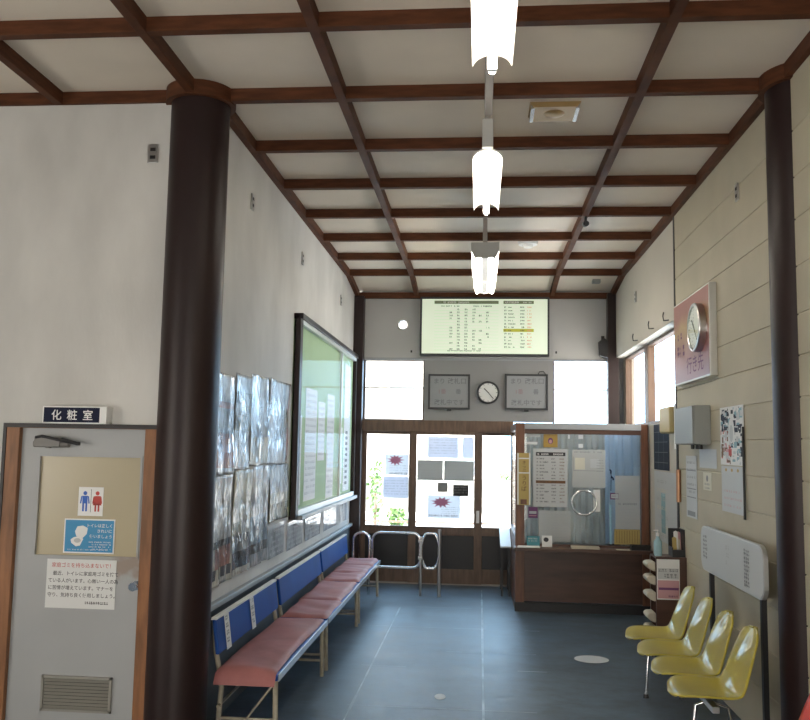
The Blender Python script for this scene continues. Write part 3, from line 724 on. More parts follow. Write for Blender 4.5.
def clock(P, x, z, R, label, depth=.05, rim='bezel', face='paper'):
    t = thing('wall_clock', P.at(x, z), label, 'clock')
    b = MB(); b.cyl(P.at(x, z, 0), P.at(x, z, depth - .012), R, seg=40); b.ring(P, x, z, R - .012, .014, depth - .012, 0, 48, 8)
    b.build('rim', rim, t, smooth=40)
    b = MB(); b.disc(P, x, z, R - .015, R - .015, depth - .011, 0, 40)
    for i in range(12):
        a = i * PI / 6; c, s_ = math.cos(a), math.sin(a); r0, r1 = (R - .015) * .78, (R - .015) * .94; w = .004
        b.poly(P, [(x + c * r0 - s_ * w, z + s_ * r0 + c * w), (x + c * r0 + s_ * w, z + s_ * r0 - c * w), (x + c * r1 + s_ * w, z + s_ * r1 - c * w), (x + c * r1 - s_ * w, z + s_ * r1 + c * w)], depth - .010, 1)
    b.build('dial', [face, 'ink_grey'], t)
    for a, L, w in ((math.radians(135), R * .5, .006), (math.radians(-50), R * .72, .004)):
        c, s_ = math.cos(a), math.sin(a)
        MB().panel(Plane(P.at(x, z), P.U * c + P.V * s_, P.V * c - P.U * s_), -.02, -w, L, w, depth - .008, depth - .005).build('hand', 'ink', t)
    b = MB(); b.disc(P, x, z, R - .013, R - .013, depth - .002, 0, 40); b.build('cover_glass', 'pane', t)
    return t
clock(back(YB), .105, 2.515, .15, 'round black-rimmed wall clock between the two dim boards')

t = thing('loudspeaker', (1.60, YB - .1, 3.2), 'small black loudspeaker on the back wall beside the right corner post', 'speaker')
b = MB().prism(Plane((0, YB - .01, 0), (1, 0, 0), (0, 0, 1)), [(1.56, 3.01), (1.66, 2.98), (1.67, 3.19), (1.62, 3.24), (1.55, 3.20)], 0, .13)
b.build('cabinet', 'black', t, bevel=.008)
MB().box(1.59, 1.63, YB - .04, YB, 3.22, 3.28).build('bracket', 'black', t)
for x, lb in ((-.93, 'small dark socket under the left end of the display'), (1.0, 'small dark socket under the right end of the display')):
    b = MB().at(x, YB, 3.06); b.panel(BP, x - .035, 3.02, x + .035, 3.10, 0, .012, 0).panel(BP, x - .01, 3.045, x + .012, 3.075, .012, .016, 1)
    tag(b.build('wall_socket', ['panel_grey', 'black']), lb, 'socket', 'sockets beside the display')

# ------------------------------------------------------------------ notices on the sliding doors
def burst(b, P, x, z, rx, rz, n, m, seed=1):
    r = random.Random(seed); pts = []
    for i in range(22):
        a = 2 * PI * i / 22 + .05; k = r.uniform(.92, 1.15) if i % 2 == 0 else .55
        pts.append((x + rx * k * math.cos(a), z + rz * k * math.sin(a)))
    c = P.at(x, z, n); vs = [c] + [P.at(p, q, n) for p, q in pts]
    b.add(vs, [(0, i + 1, (i + 1) % 22 + 1) for i in range(22)], m)
S1, S2 = back(YB + .0), back(YB - .05)
def dr(b, n):
    burst(b, S1, -1.12, 1.60, .11, .075, n, 1, 2); b.scrib(S1, -1.2, -.96, 1.41, .022, n, 2, 5, .1)
    for i in range(4): b.scrib(S1, -1.2, -.93, 1.52 - i * .03, .012, n, 3, i + 1, .2)
sheet('door_poster', S1, -1.26, 1.40, -.945, 1.68, ['back_sheet', 'burst_red', 'ink_grey', 'ink_pale'], 'white poster with a red starburst on the left sliding door', 'poster', dr, n=-.0222)
def dr(b, n):
    for i in range(6): b.scrib(S1, -1.26, -.94, 1.32 - i * .035, .014, n, 1, i, .2)
sheet('door_poster', S1, -1.28, 1.10, -.945, 1.385, ['back_sheet_lav', 'ink_pale'], 'pale lavender notice below the starburst poster on the left sliding door', 'poster', dr, n=-.0222)
def dr(b, n):
    for i in range(6): b.scrib(S2, -.66, -.31, 1.87 - i * .035, .014, n, 1, i + 3, .3)
sheet('door_poster', S2, -.69, 1.64, -.285, 1.92, ['back_sheet_lav', 'ink_pale'], 'pale bluish notice at the top of the middle sliding door', 'poster', dr, n=-.0222)
sheet('door_poster', S2, -.225, 1.64, -.085, 1.92, ['back_sheet_lav'], 'narrow pale notice at the top right of the middle sliding door', 'poster', None, n=-.0222)
def dr2(x0, x1):
    def dr(b, n):
        b.scrib(S2, x0 + .04, x1 - .04, 1.565, .02, n, 1, 2, .1)
        for i in range(5): b.scrib(S2, x0 + .03, x1 - .03, 1.52 - i * .034, .012, n, 1, i + 8, .25)
    return dr
sheet('door_notice', S2, -.825, 1.345, -.482, 1.61, ['back_grey', 'ink_pale'], 'grey notice in the middle sliding door, left of the pair', 'notice', dr2(-.825, -.482), n=-.0222)
sheet('door_notice', S2, -.470, 1.345, -.075, 1.605, ['back_grey', 'ink_pale'], 'wide grey notice in the middle sliding door, right of the pair', 'notice', dr2(-.47, -.075), n=-.0222)
sheet('door_card', S2, -.55, 1.195, -.42, 1.315, ['ink_grey'], 'small dark square card on the middle sliding door, left one', 'card', None, n=-.0222)
sheet('door_card', S2, -.345, 1.145, -.145, 1.29, ['ink', 'ink_grey'], 'dark rectangular card on the middle sliding door, right one', 'card', lambda b, n: [b.scrib(S2, -.33, -.16, 1.25 - i * .035, .02, n, 1, i, .2) for i in range(3)], n=-.0222)
def dr(b, n):
    burst(b, S2, -.50, 1.06, .135, .075, n, 1, 6); b.scrib(S2, -.66, -.28, .875, .022, n, 2, 5, .1)
    for i in range(4): b.scrib(S2, -.5, -.27, .99 - i * .027, .012, n, 3, i + 5, .3)
sheet('door_poster', S2, -.68, .85, -.25, 1.15, ['back_sheet', 'burst_red', 'ink_grey', 'ink_pale'], 'white poster with a red starburst low on the middle sliding door', 'poster', dr, n=-.0222)

# ------------------------------------------------------------------ left wall: posters, showcase, benches
def wavy_poster(y0, y1, z0, z1, mats, pick, seed, label, n=.007):
    r = random.Random(seed); ph = [r.uniform(0, 6) for _ in range(5)]; fq = [r.uniform(6, 11), r.uniform(14, 24)]
    P = left(XL)
    def fn(a, c):
        d = n + .008 * math.sin(fq[0] * a + ph[0] + 1.2 * math.sin(3 * c + ph[1])) + .004 * math.sin(fq[1] * a + ph[2] + 3 * c) + .004 * math.sin(7 * c + ph[3])
        return P.at(y0 + (y1 - y0) * a, z0 + (z1 - z0) * c + .005 * math.sin(2.2 * a + ph[4]), max(d, .0006))
    b = MB().at(XL, (y0 + y1) / 2, z0); b.grid(22, 32, fn, pick)
    o = b.build('plastic_poster', mats, smooth=180, solid=.001)
    return tag(o, label, 'poster', 'plastic-covered posters on the left wall')
PM = ['plastic_white', 'plastic_grey', 'plastic_red', 'plastic_olive', 'plastic_blue', 'plastic_dark', 'plastic_cream']
def band(*spec):
    """bands from the bottom up: (height, material)"""
    def pick(a, c):
        for h, m in spec:
            if c < h: return m(a) if callable(m) else m
        return spec[-1][1]
    return pick
wavy_poster(5.36, 5.79, 1.58, 2.25, PM, band((.06, 0), (.42, 2), (.66, 1), (.72, 2), (1, 0)), 1, 'top-row plastic-covered poster beside the column, with a grey and a red block')
wavy_poster(5.37, 5.83, .86, 1.57, PM, band((.06, 6), (.16, lambda a: 5 if int(a * 9) % 2 else 6), (.34, lambda a: 2 if .2 < a < .85 else 6), (.42, 5), (1, 0)), 2, 'bottom-row plastic-covered poster beside the column, with reddish figures at its foot')
wavy_poster(5.81, 6.21, 1.60, 2.28, PM, band((.42, 0), (.56, 3), (.68, lambda a: 0 if a < .6 else 3), (.82, lambda a: 3 if a > .55 else 5), (1, 1)), 3, 'top-row plastic-covered poster second from the column, dark olive with a white spot')
wavy_poster(5.84, 6.31, .86, 1.59, PM, band((.06, 6), (.22, 5), (.30, 1), (.38, 5), (.50, lambda a: 0 if a > .5 else 3), (1, 6)), 4, 'bottom-row plastic-covered poster second from the column, with dark patterned lower half')
wavy_poster(6.22, 6.73, 1.62, 2.31, PM, band((.3, 6), (1, lambda a: 1 if int(a * 7) % 3 == 0 else 0)), 5, 'top-row plastic-covered poster third from the column, pale with long vertical creases')
wavy_poster(6.33, 6.83, .86, 1.61, PM, band((.14, 1), (.22, 5), (.5, 4), (1, 0)), 6, 'bottom-row plastic-covered poster third from the column, pale blue lower half')
wavy_poster(6.75, 7.50, 1.62, 2.32, PM, band((1, lambda a: 1 if a > .68 and int(a * 13) % 2 else (2 if a > .9 else 0))), 7, 'top-row plastic-covered poster next to the dark edge of the green showcase')
wavy_poster(6.85, 7.55, 1.14, 1.61, PM, band((.3, 3), (.5, 6), (1, 0)), 8, 'middle-height crumpled plastic-covered poster next to the showcase, pale and olive')
def flat_sheet(y0, y1, z0, z1, label, dark=False):
    P = left(XL); b = MB().at(XL, (y0 + y1) / 2, z0)
    b.grid(8, 6, lambda a, c: P.at(y0 + (y1 - y0) * a, z0 + (z1 - z0) * c, .006 + .002 * math.sin(5 * a + y0)), 0)
    for i in range(5): b.scrib(P, y0 + .06, y1 - .06, z1 - .06 - i * (z1 - z0) * .17, .02, .011, 1, i + int(y0 * 10), .3)
    tag(b.build('wall_sheet', ['flat_plastic', 'ink_pale' if not dark else 'ink_grey'], smooth=180), label, 'notice', 'laminated sheets under the green showcase')
flat_sheet(6.87, 7.45, .85, 1.12, 'laminated grey sheet below the crumpled poster at the foot of the showcase edge')
flat_sheet(7.55, 8.25, .84, 1.09, 'laminated sheet under the showcase, first from its near end')
flat_sheet(8.35, 9.15, .84, 1.08, 'laminated sheet under the showcase, second from its near end')
flat_sheet(9.35, 10.15, .84, 1.08, 'laminated sheet under the showcase, third from its near end', True)
flat_sheet(10.45, 10.98, .84, 1.08, 'laminated sheet under the showcase nearest the back corner', True)

t = thing('showcase', (XL, 9.45, 1.12), 'large green-backed glass showcase in a dark frame on the left wall', 'showcase')
LP = left(XL); sy0, sy1, sz0, sz1, dp = 7.62, 11.22, 1.14, 2.935, .065
MB().panel(LP, sy0, sz0, sy1, sz1, 0, .02).build('backing', 'green_board', t)
b = MB()
for ya, yz in ((sy0, sy0 + .11), (sy1 - .06, sy1)): MB().panel(LP, ya, sz0 - .03, yz, sz1 + .03, 0, dp).build('side_frame', 'dark_paint', t, bevel=.004)
b = MB(); b.panel(LP, sy0, sz1, sy1, sz1 + .05, 0, dp + .02); b.build('top_frame', 'dark_paint', t, bevel=.004)
for za, zz in ((sz1 - .04, sz1), (sz0, sz0 + .05)): MB().panel(LP, sy0 + .11, za, sy1 - .06, zz, .02, dp).build('inner_frame', 'aluminium', t)
b = MB(); b.panel(LP, sy0 + .11, sz0 - .04, sy1 + .02, sz0, 0, dp + .04); b.build('bottom_ledge', 'rail_grey', t, bevel=.004)
b = MB(); b.panel(LP, sy0 + .11, sz0 + .05, sy1 - .06, sz1 - .04, dp - .018, dp - .013); b.build('glass', 'case_pane', t)
b = MB(); b.panel(LP, 10.05, sz0 + .05, 10.09, sz1 - .04, dp - .03, dp - .005); b.build('glass_joint', 'aluminium', t)
for y0, y1, z0, z1, lb in ((7.79, 7.98, 1.22, 2.06, 'white sheet in the showcase at its near end'), (8.14, 8.72, 1.24, 2.34, 'widest white sheet in the showcase, second from its near end'),  # papers; their white strips also stand in for window reflections on the glass
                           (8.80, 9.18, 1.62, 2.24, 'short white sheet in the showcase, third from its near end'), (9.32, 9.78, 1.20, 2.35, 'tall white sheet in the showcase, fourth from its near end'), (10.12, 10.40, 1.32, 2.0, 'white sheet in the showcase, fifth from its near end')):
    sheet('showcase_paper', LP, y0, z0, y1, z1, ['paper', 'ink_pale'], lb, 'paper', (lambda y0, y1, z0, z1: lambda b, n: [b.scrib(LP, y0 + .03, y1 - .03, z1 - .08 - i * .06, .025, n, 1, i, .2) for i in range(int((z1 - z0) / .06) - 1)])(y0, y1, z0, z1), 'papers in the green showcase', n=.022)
def dr(b, n):
    for i in range(10): b.rect(LP, 10.62, 1.30 + i * .07, 10.80, 1.335 + i * .07, n, 1)
sheet('showcase_paper', LP, 10.50, 1.22, 10.98, 2.80, ['paper', 'ink_grey'], 'tall white strip with dark squares at the far end of the showcase', 'paper', dr, 'papers in the green showcase', n=.022)

# benches
SH = .42
def bench(y0, y1, label, tape):
    t = thing('bench', (-1.40, (y0 + y1) / 2, 0), label, 'bench', 'blue benches along the left wall')
    x0, x1 = -1.575, -1.185; r = .016; yr = max(y0, 5.21)
    b = MB(); b.box(x0, x1, y0, y1, SH - .045, SH - .005); b.build('seat', 'blue_vinyl', t, bevel=.012)
    MB().box(x1 - .002, x1 + .006, y0 + .002, y1 - .002, SH - .046, SH - .002).build('edge_strip', 'blue_edge', t, bevel=.003)
    b = MB(); P = left(-1.60)
    b.prism(Plane((0, y0, 0), (1, 0, 0), (0, 0, 1)), [(-1.595, .50), (-1.57, .50), (-1.60, .715), (-1.625, .715)], -(y1 - y0 - .02), -(yr - y0) - .02)
    bk = b.build('backrest', 'blue_vinyl', t, bevel=.008)
    MB().prism(Plane((0, y0, 0), (1, 0, 0), (0, 0, 1)), [(-1.628, .706), (-1.594, .706), (-1.594, .720), (-1.628, .720)], -(y1 - y0 - .02), -(yr - y0) - .02).build('top_edge', 'white', bk)
    for y in (y0 + .06, y1 - .06):
        MB().tube([(x1 - .03, y, SH - .045), (x1 - .02, y, 0.0)], r).build('leg', 'bench_frame', t, smooth=60)
        y = max(y, 5.27)
        MB().tube([(-1.625, y, .69), (-1.60, y, .5), (-1.575, y, SH - .03), (-1.56, y, .3), (-1.58, y, 0.0)], r).build('leg', 'bench_frame', t, smooth=60)
        y = min(max(y, y0 + .06), y1 - .06) if y0 > 5.1 else (y0 + .06 if y < y0 + .5 else y1 - .06)
        MB().tube([(x1 - .025, y, .12), (-1.57, y, .12)], .010).build('crossbar', 'bench_frame', t, smooth=60)
        MB().tube([(x1 - .03, y, SH - .06), (-1.40, y, .12)], .007).build('brace', 'bench_frame', t, smooth=60)
    MB().tube([(-1.565, y0 + .06, .2), (-1.565, y1 - .06, .2)], .01).build('stretcher', 'bench_frame', t, smooth=60)
    for a in tape:
        PT = Plane((-1.57 + .002, 0, .50), (0, 1, 0), (-.03, 0, .215))
        b = MB(); b.rect(PT, a, -.004, a + .10, .222, .003, 0)
        for i in range(4): b.scrib(PT, a + .02, a + .08, .17 - i * .045, .03, .004, 1, i + int(a * 10), .1)
        b.build('tape_label', ['paper', 'ink_grey'], bk)['label'] = 'white tape with dark marks'
    return t
bench(5.16, 6.80, 'nearest blue bench by the column, two white tapes on its backrest', (5.38, 5.98))
bench(6.86, 8.66, 'middle blue bench on the left wall below the showcase', ())
bench(8.70, 10.40, 'farthest blue bench by the steel barrier at the sliding doors', ())
def cushion(y0, y1, label, seed, dx=0, droop=False):
    r = random.Random(seed); x0, x1 = -1.575 + dx, -1.205 + dx; p = [r.uniform(0, 6) for _ in range(4)]
    def top(a, c):
        e = min(1, min(a, 1 - a) / .10, min(c, 1 - c) / .06); e = math.sin(max(0, e) * PI / 2) ** .6
        wv = .004 * math.sin(9 * c + p[0] + 2 * a) + .003 * math.sin(17 * c + 5 * a + p[1]) + .003 * math.sin(6 * a + p[2])
        z = SH + .001 + (.020 + wv) * e
        y = y0 + (y1 - y0) * c
        if droop and c < .03: z = min(z, SH + .02) - .06 * (1 - c / .03) ** 1.5
        return (x0 + (x1 - x0) * a + .006 * math.sin(8 * c + p[3]), y, z)
    b = MB().at((x0 + x1) / 2, (y0 + y1) / 2, SH)
    ny = max(14, int((y1 - y0) * 30)); b.grid(16, ny, top)
    b.grid(16, ny, lambda a, c: (lambda q: (q[0], q[1], min(SH + .0005, q[2] - .002) if not (droop and c < .03) else q[2] - .008))(top(1 - a, c)))
    tag(b.build('seat_cushion', 'cushion', smooth=80), label, 'cushion', 'faded red cushions on the benches')
cushion(5.125, 6.78, 'long faded red cushion covering the nearest bench', 1, 0, True)
cushion(6.82, 7.55, 'faded red cushion on the near half of the middle bench', 2, .01)
cushion(7.57, 8.62, 'faded red cushion on the far half of the middle bench', 3)
cushion(8.68, 9.22, 'faded red cushion at the near end of the farthest bench', 4)
cushion(9.24, 9.78, 'faded red cushion in the middle of the farthest bench', 5, -.008)
cushion(9.80, 10.38, 'faded red cushion at the far end of the farthest bench', 6)

# steel barrier
t = thing('barrier_rail', (-1.0, 10.45, 0), 'curved steel tube barrier in front of the sliding doors', 'barrier')
yb_ = 10.45
def arch(x0, x1, z0, z1, r, bottom):
    pts = [(x0, yb_, z0)]
    for i in range(9): a = PI - PI / 2 * i / 8; pts.append((x0 + r + r * math.cos(a), yb_, z1 - r + r * math.sin(a)))
    for i in range(9): a = PI / 2 - PI / 2 * i / 8; pts.append((x1 - r + r * math.cos(a), yb_, z1 - r + r * math.sin(a)))
    pts.append((x1, yb_, z0)); return pts
MB().tube(arch(-1.52, -1.325, 0, .735, .095, 0), .017).build('end_hoop', 'chrome', t, smooth=60)
p = arch(-1.285, -.712, .42, .74, .09, 0)
q = [(x, y, 1.07 - z) for x, y, z in arch(-1.285, -.712, .65, .74, .09, 0)][::-1]
MB().tube(p + q[1:-1], .016, closed=True).build('gate_loop', 'chrome', t, smooth=60)
MB().tube([(-.70, yb_, 0), (-.70, yb_, .70)], .018).build('post', 'steel', t, smooth=60)
pts = [(-.585 + .105 * math.cos(2 * PI * i / 32), yb_, .535 + .205 * max(-1, min(1, 1.15 * math.sin(2 * PI * i / 32)))) for i in range(32)]
MB().tube(pts, .015, closed=True).build('hoop', 'chrome', t, smooth=60)
MB().tube([(-.475, yb_, 0), (-.475, yb_, .79)], .022).build('post', 'steel', t, smooth=60)
for z in (.45, .65): MB().tube([(-.73, yb_, z), (-.68, yb_, z)], .022).build('hinge', 'steel', t, smooth=60)

# ------------------------------------------------------------------ ticket booth
BX0, BX1, BY = .40, 1.86, 9.69
t = thing('ticket_booth', (1.13, BY + .8, 0), 'brown wooden ticket booth with a glass front in the right back corner', 'booth')
Q = back(BY)
b = MB().panel(Q, BX0, 0, BX0 + .10, 2.07, -.09, 0); b.build('post', 'booth_wood', t, bevel=.004)
b = MB().panel(Q, BX1 - .08, 0, BX1, 2.07, -.09, 0); b.build('post', 'booth_wood', t, bevel=.004)
MB().panel(Q, BX0 + .10, 2.0, BX1 - .08, 2.07, -.09, .012).build('fascia', 'rail_grey', t, bevel=.004)
MB().panel(Q, BX0 + .10, 1.95, BX1 - .08, 2.0, -.07, .0).build('window_rail', 'booth_panel', t, bevel=.003)
MB().panel(Q, BX0 + .10, .70, BX1 - .08, .735, -.07, -.005).build('window_rail', 'booth_panel', t, bevel=.003)
MB().panel(Q, BX0 + .10, .11, BX1 - .08, .70, -.05, -.01).build('front_panel', 'booth_panel', t)
MB().panel(Q, BX0 - .004, 0, BX1, .10, -.06, .006).build('plinth', 'black', t)
b = MB(); b.box(BX0 - .015, BX1, BY - .20, BY + .05, .672, .71); b.build('counter', 'booth_panel', t, bevel=.006)
MB().panel(Q, BX0 + .10, .735, BX1 - .08, 1.95, -.045, -.037).build('glass', 'booth_pane', t)
for za, zz in ((0, .80), (1.99, 2.07)): MB().box(BX0, BX0 + .05, BY + .09, YB - .02, za, zz).build('side_panel', 'booth_wood', t)
MB().box(BX0 + .022, BX0 + .028, BY + .09, YB - .02, .80, 1.99).build('side_glass', 'booth_pane', t)
def curt(x0, x1, y, z0, z1, m, nm, f):
    b = MB(); k = int((x1 - x0) * 90)
    b.grid(k, 6, lambda a, c: (x0 + (x1 - x0) * a, y + .018 * math.sin(a * (x1 - x0) * f) + .008 * math.sin(a * (x1 - x0) * f * 2.3 + c), z0 + (z1 - z0) * c))
    b.build(nm, m, t, smooth=180)
curt(BX0 + .06, 1.42, BY + .28, .72, 1.96, 'curtain', 'curtain', 70)
curt(1.40, BX1 - .02, BY + .36, .72, 1.96, 'curtain_blue', 'curtain', 55)
MB().box(BX0 + .06, BX1 - .02, BY + .05, BY + .25, .66, .70).build('inner_desk', 'booth_panel', t)
b = MB(); b.ring(Q, 1.158, 1.195, .135, .011, -.03, 0, 48, 10); b.build('speaking_ring', 'chrome', t, smooth=60)
# sheets on the booth
g = 'sheets on the ticket booth glass'
GQ = back(BY + .037)
def dr(b, n):
    for z in (1.665, 1.505): b.rect(Q, .418, z, .565, z + .014, n, 1)
    b.rect(Q, .418, 1.16, .436, 1.73, n + .0003, 1); b.rect(Q, .549, 1.16, .565, 1.73, n + .0003, 1)
    b.text(Q, .492, 1.655, .045, 'きっぷ', n, 2, vertical=True, bold=.01); b.text(Q, .492, 1.495, .06, 'うりば', n, 2, vertical=True, bold=.01)
    b.rect(Q, .455, 1.165, .525, 1.22, n, 3)
sheet('vertical_sign', Q, .416, 1.158, .567, 1.732, ['yellow_sheet', 'paper', 'ink_brown', 'booth_wood'], 'tall narrow yellow sign on the left post of the ticket booth', 'sign', dr, n=.004, th=.008)
def dr(b, n):
    b.rect(GQ, .628, 1.705, .955, 1.745, n, 1); b.scrib(GQ, .64, .77, 1.714, .02, n + .0005, 3, 1, .05); b.scrib(GQ, .82, .93, 1.714, .02, n + .0005, 3, 2, .1)
    for i in range(14):
        z = 1.665 - i * .0365
        if i == 7: b.rect(GQ, .628, z - .009, .955, z + .022, n, 2)
        b.rect(GQ, .63, z - .013, .955, z - .0115, n, 4)
        b.scrib(GQ, .635, .655, z, .014, n + .0006, 1, i, 0); b.scrib(GQ, .67, .72 + .05 * (i % 3 == 1), z, .014, n + .0006, 1, i + 20, .1)
        b.scrib(GQ, .80, .85, z, .014, n + .0006, 1, i + 40, .1); b.scrib(GQ, .89, .945, z, .014, n + .0006, 2, i + 60, .1)
sheet('fare_table', GQ, .60, 1.14, .978, 1.785, ['paper_grey', 'ink', 'ink_brown', 'white', 'ink_pale'], 'pale grey fare table with a black heading bar behind the ticket booth glass', 'notice', dr, g)
def dr(b, n):
    b.scrib(GQ, 1.05, 1.37, 1.745, .018, n, 1, 3, .15); b.rect(GQ, 1.06, 1.56, 1.17, 1.69, n, 2); b.rect(GQ, 1.23, 1.58, 1.33, 1.68, n, 3)
    for i in range(5): b.scrib(GQ, 1.30, 1.375, 1.66 - i * .03, .01, n + .0005, 1, i + 10, .2)
    b.rect(GQ, 1.045, 1.545, 1.375, 1.549, n, 1); b.rect(GQ, 1.045, 1.55, 1.048, 1.70, n, 1)
sheet('route_map', GQ, 1.03, 1.36, 1.39, 1.78, ['film', 'ink_grey', 'paper_cream', 'paper_grey'], 'pale see-through map sheet above the chrome speaking ring', 'notice', dr, g)
def dr(b, n): b.disc(GQ, .79, 1.872, .028, .035, n, 1, 16); b.disc(GQ, .79, 1.865, .018, .022, n + .0005, 2, 14)
sheet('emblem_card', GQ, .712, 1.80, .868, 1.948, ['ochre', 'ink_purple', 'ink_pink'], 'small ochre card with a dark round emblem at the top of the booth glass', 'card', dr, g)
for z, w, lb in ((1.915, .16, 'white paper strip at the top left of the booth glass, upper one'), (1.83, .13, 'white paper strip at the top left of the booth glass, lower one')):
    sheet('paper_strip', GQ, .515, z, .515 + w, z + .028, ['paper'], lb, 'paper', None, g)
for x, z, lb in ((1.10, 1.90, 'small white square sticker at the top middle of the booth glass'), (1.10, 1.80, 'small white square sticker above the pale map sheet'), (.985, 1.90, 'thin white sticker at the top of the booth glass beside the ochre card')):
    sheet('sticker', GQ, x, z, x + (.05 if x > 1 else .02), z + .045, ['white'], lb, 'sticker', None, g)
def dr(b, n):
    for i in range(8):
        for j in range(3): b.scrib(GQ, .70 + j * .1, .78 + j * .1, 1.05 - i * .03, .016, n, 1, i * 3 + j, .2)
    b.rect(GQ, .70, .80, .98, .812, n, 1)
sheet('timetable_sheet', GQ, .66, .76, 1.01, 1.10, ['film', 'ink_pale'], 'clear film sheet of small writing below the fare table', 'notice', dr, g)
def dr(b, n): b.rect(GQ, .555, 1.06, .635, 1.09, n, 1); b.rect(GQ, .555, 1.035, .635, 1.045, n, 2)
sheet('photo_card', GQ, .545, 1.015, .648, 1.135, ['ink_purple', 'paper_grey', 'ink_pink'], 'small dark photo card low on the left of the booth glass', 'card', dr, g)
sheet('paper_strip', GQ, .512, 1.0, .535, 1.15, ['paper'], 'narrow white slip beside the small dark photo card', 'paper', None, g)
sheet('mount_card', GQ, 1.26, 1.10, 1.335, 1.34, ['white'], 'white paper card beside the chrome speaking ring', 'card', None, g)
def dr(b, n): b.rect(GQ, 1.455, 1.25, 1.53, 1.297, n, 1); b.scrib(GQ, 1.465, 1.52, 1.265, .015, n + .0005, 2, 3)
sheet('frame_card', GQ, 1.445, 1.238, 1.54, 1.31, ['ink_purple', 'paper_grey', 'ink_grey'], 'small purple-framed card right of the speaking ring', 'card', dr, g)
def dr(b, n):
    b.scrib(GQ, 1.53, 1.74, 1.18, .022, n, 1, 1, .1)
    for i in range(5): b.scrib(GQ, 1.52, 1.74, 1.12 - i * .033, .014, n, 2, i + 2, .25)
sheet('film_notice', GQ, 1.50, .92, 1.765, 1.50, ['film', 'ink_grey', 'ink_pale'], 'large see-through notice at the right of the booth glass', 'notice', dr, g)
def dr(b, n):
    for i in range(9): b.rect(GQ, 1.51 + i * .028, .765, 1.514 + i * .028, .90, n, 1)
sheet('yellow_notice', GQ, 1.485, .748, 1.765, .915, ['yellow_sheet', 'ink_brown'], 'yellow notice with vertical writing low on the right of the booth glass', 'notice', dr, g, n=.004)
b = MB().at(1.455, BY, 1.45); b.tube([GQ.at(1.452, 1.56, .012), GQ.at(1.455, 1.50, .012), GQ.at(1.452, 1.33, .012)], .004).tube([GQ.at(1.44, 1.565, .012), GQ.at(1.455, 1.55, .012), GQ.at(1.452, 1.52, .012)], .008).tube([GQ.at(1.455, 1.49, .012), GQ.at(1.475, 1.47, .012), GQ.at(1.48, 1.45, .012)], .009)
tag(b.build('key_hook', 'ink_navy', smooth=60), 'dark hook dangling on a line right of the speaking ring', 'hook')
b = MB().at(1.44, BY, .75); b.panel(GQ, 1.435, .75, 1.455, 1.18, .003, .012)
tag(b.build('blue_ruler', 'bottle_blue'), 'slim pale blue strip standing in the booth window', 'strip')
# things on the counter
CZ = .711
def standing(name, x0, x1, h, y, mats, label, cat, draw=None):
    P = Plane((0, y, CZ), (1, 0, 0), (0, .25, 1)); b = MB().at((x0 + x1) / 2, y, CZ); b.panel(P, x0, 0, x1, h, -.004, 0, 0)
    b.panel(P, x0 + .02, 0, x1 - .02, .008, -.05, 0, 0)
    if draw: draw(b, P)
    return tag(b.build(name, mats), label, cat)
standing('teal_card', .525, .665, .115, BY - .06, ['teal', 'paper_grey'], 'teal card standing on the booth counter at the left', 'card', lambda b, P: [b.scrib(P, .54, .64, .08 - i * .025, .014, .001, 1, i) for i in range(2)])
standing('picture_card', .69, .80, .125, BY - .07, ['paper', 'ink'], 'white card with a dark round picture on the booth counter', 'card', lambda b, P: b.disc(P, .735, .08, .028, .025, .001, 1, 16))
b = MB().at(.55, BY - .13, CZ); b.box(.42, .66, BY - .19, BY - .07, CZ - .0005, CZ + .006, 0).box(.43, .655, BY - .185, BY - .08, CZ + .006, CZ + .012, 1)
tag(b.build('paper_stack', ['paper', 'white']), 'white papers lying on the left end of the booth counter', 'papers')
b = MB().at(1.15, BY - .11, CZ); b.box(1.0, 1.30, BY - .18, BY - .04, CZ - .0005, CZ + .006)
for a in ((1.0, 1.30, BY - .18, BY - .172), (1.0, 1.30, BY - .048, BY - .04), (1.0, 1.008, BY - .172, BY - .048), (1.292, 1.30, BY - .172, BY - .048)): b.box(a[0], a[1], a[2], a[3], CZ + .006, CZ + .022)
tag(b.build('coin_tray', 'tray_cream'), 'cream coin tray in front of the speaking ring', 'tray')
b = MB().at(1.74, BY - .1, CZ); b.box(1.64, 1.84, BY - .17, BY - .04, CZ - .0005, CZ + .012)
for a in ((1.64, 1.84, BY - .17, BY - .158), (1.64, 1.84, BY - .052, BY - .04), (1.64, 1.652, BY - .158, BY - .052), (1.828, 1.84, BY - .158, BY - .052)): b.box(a[0], a[1], a[2], a[3], CZ + .012, CZ + .05)
tag(b.build('black_tray', 'black'), 'black tray at the right end of the booth counter', 'tray')
b = MB().at(1.55, BY - .14, CZ); b.box(1.48, 1.62, BY - .19, BY - .1, CZ - .0005, CZ + .003)
tag(b.build('paper_slip', 'paper_cream'), 'cream paper slip on the counter beside the black tray', 'paper')
# sloping writing desk left of the booth
t = thing('writing_desk', (.35, 10.9, 0), 'narrow white sloping desk with black legs left of the booth', 'desk')
PD = Plane((0, 10.60, .595), (1, 0, 0), (0, .6, .16)); L = math.hypot(.6, .16)
MB().panel(PD, .258, 0, .39, L, -.02, 0).build('top', 'white', t, bevel=.004)
for x in (.28, .37):
    for y, z in ((10.62, .575), (11.16, .72)): MB().box(x - .012, x + .012, y - .012, y + .012, 0, z).build('leg', 'black', t)
for x in (.28, .37): MB().box(x - .008, x + .008, 10.62, 11.16, .25, .275).build('stretcher', 'black', t)

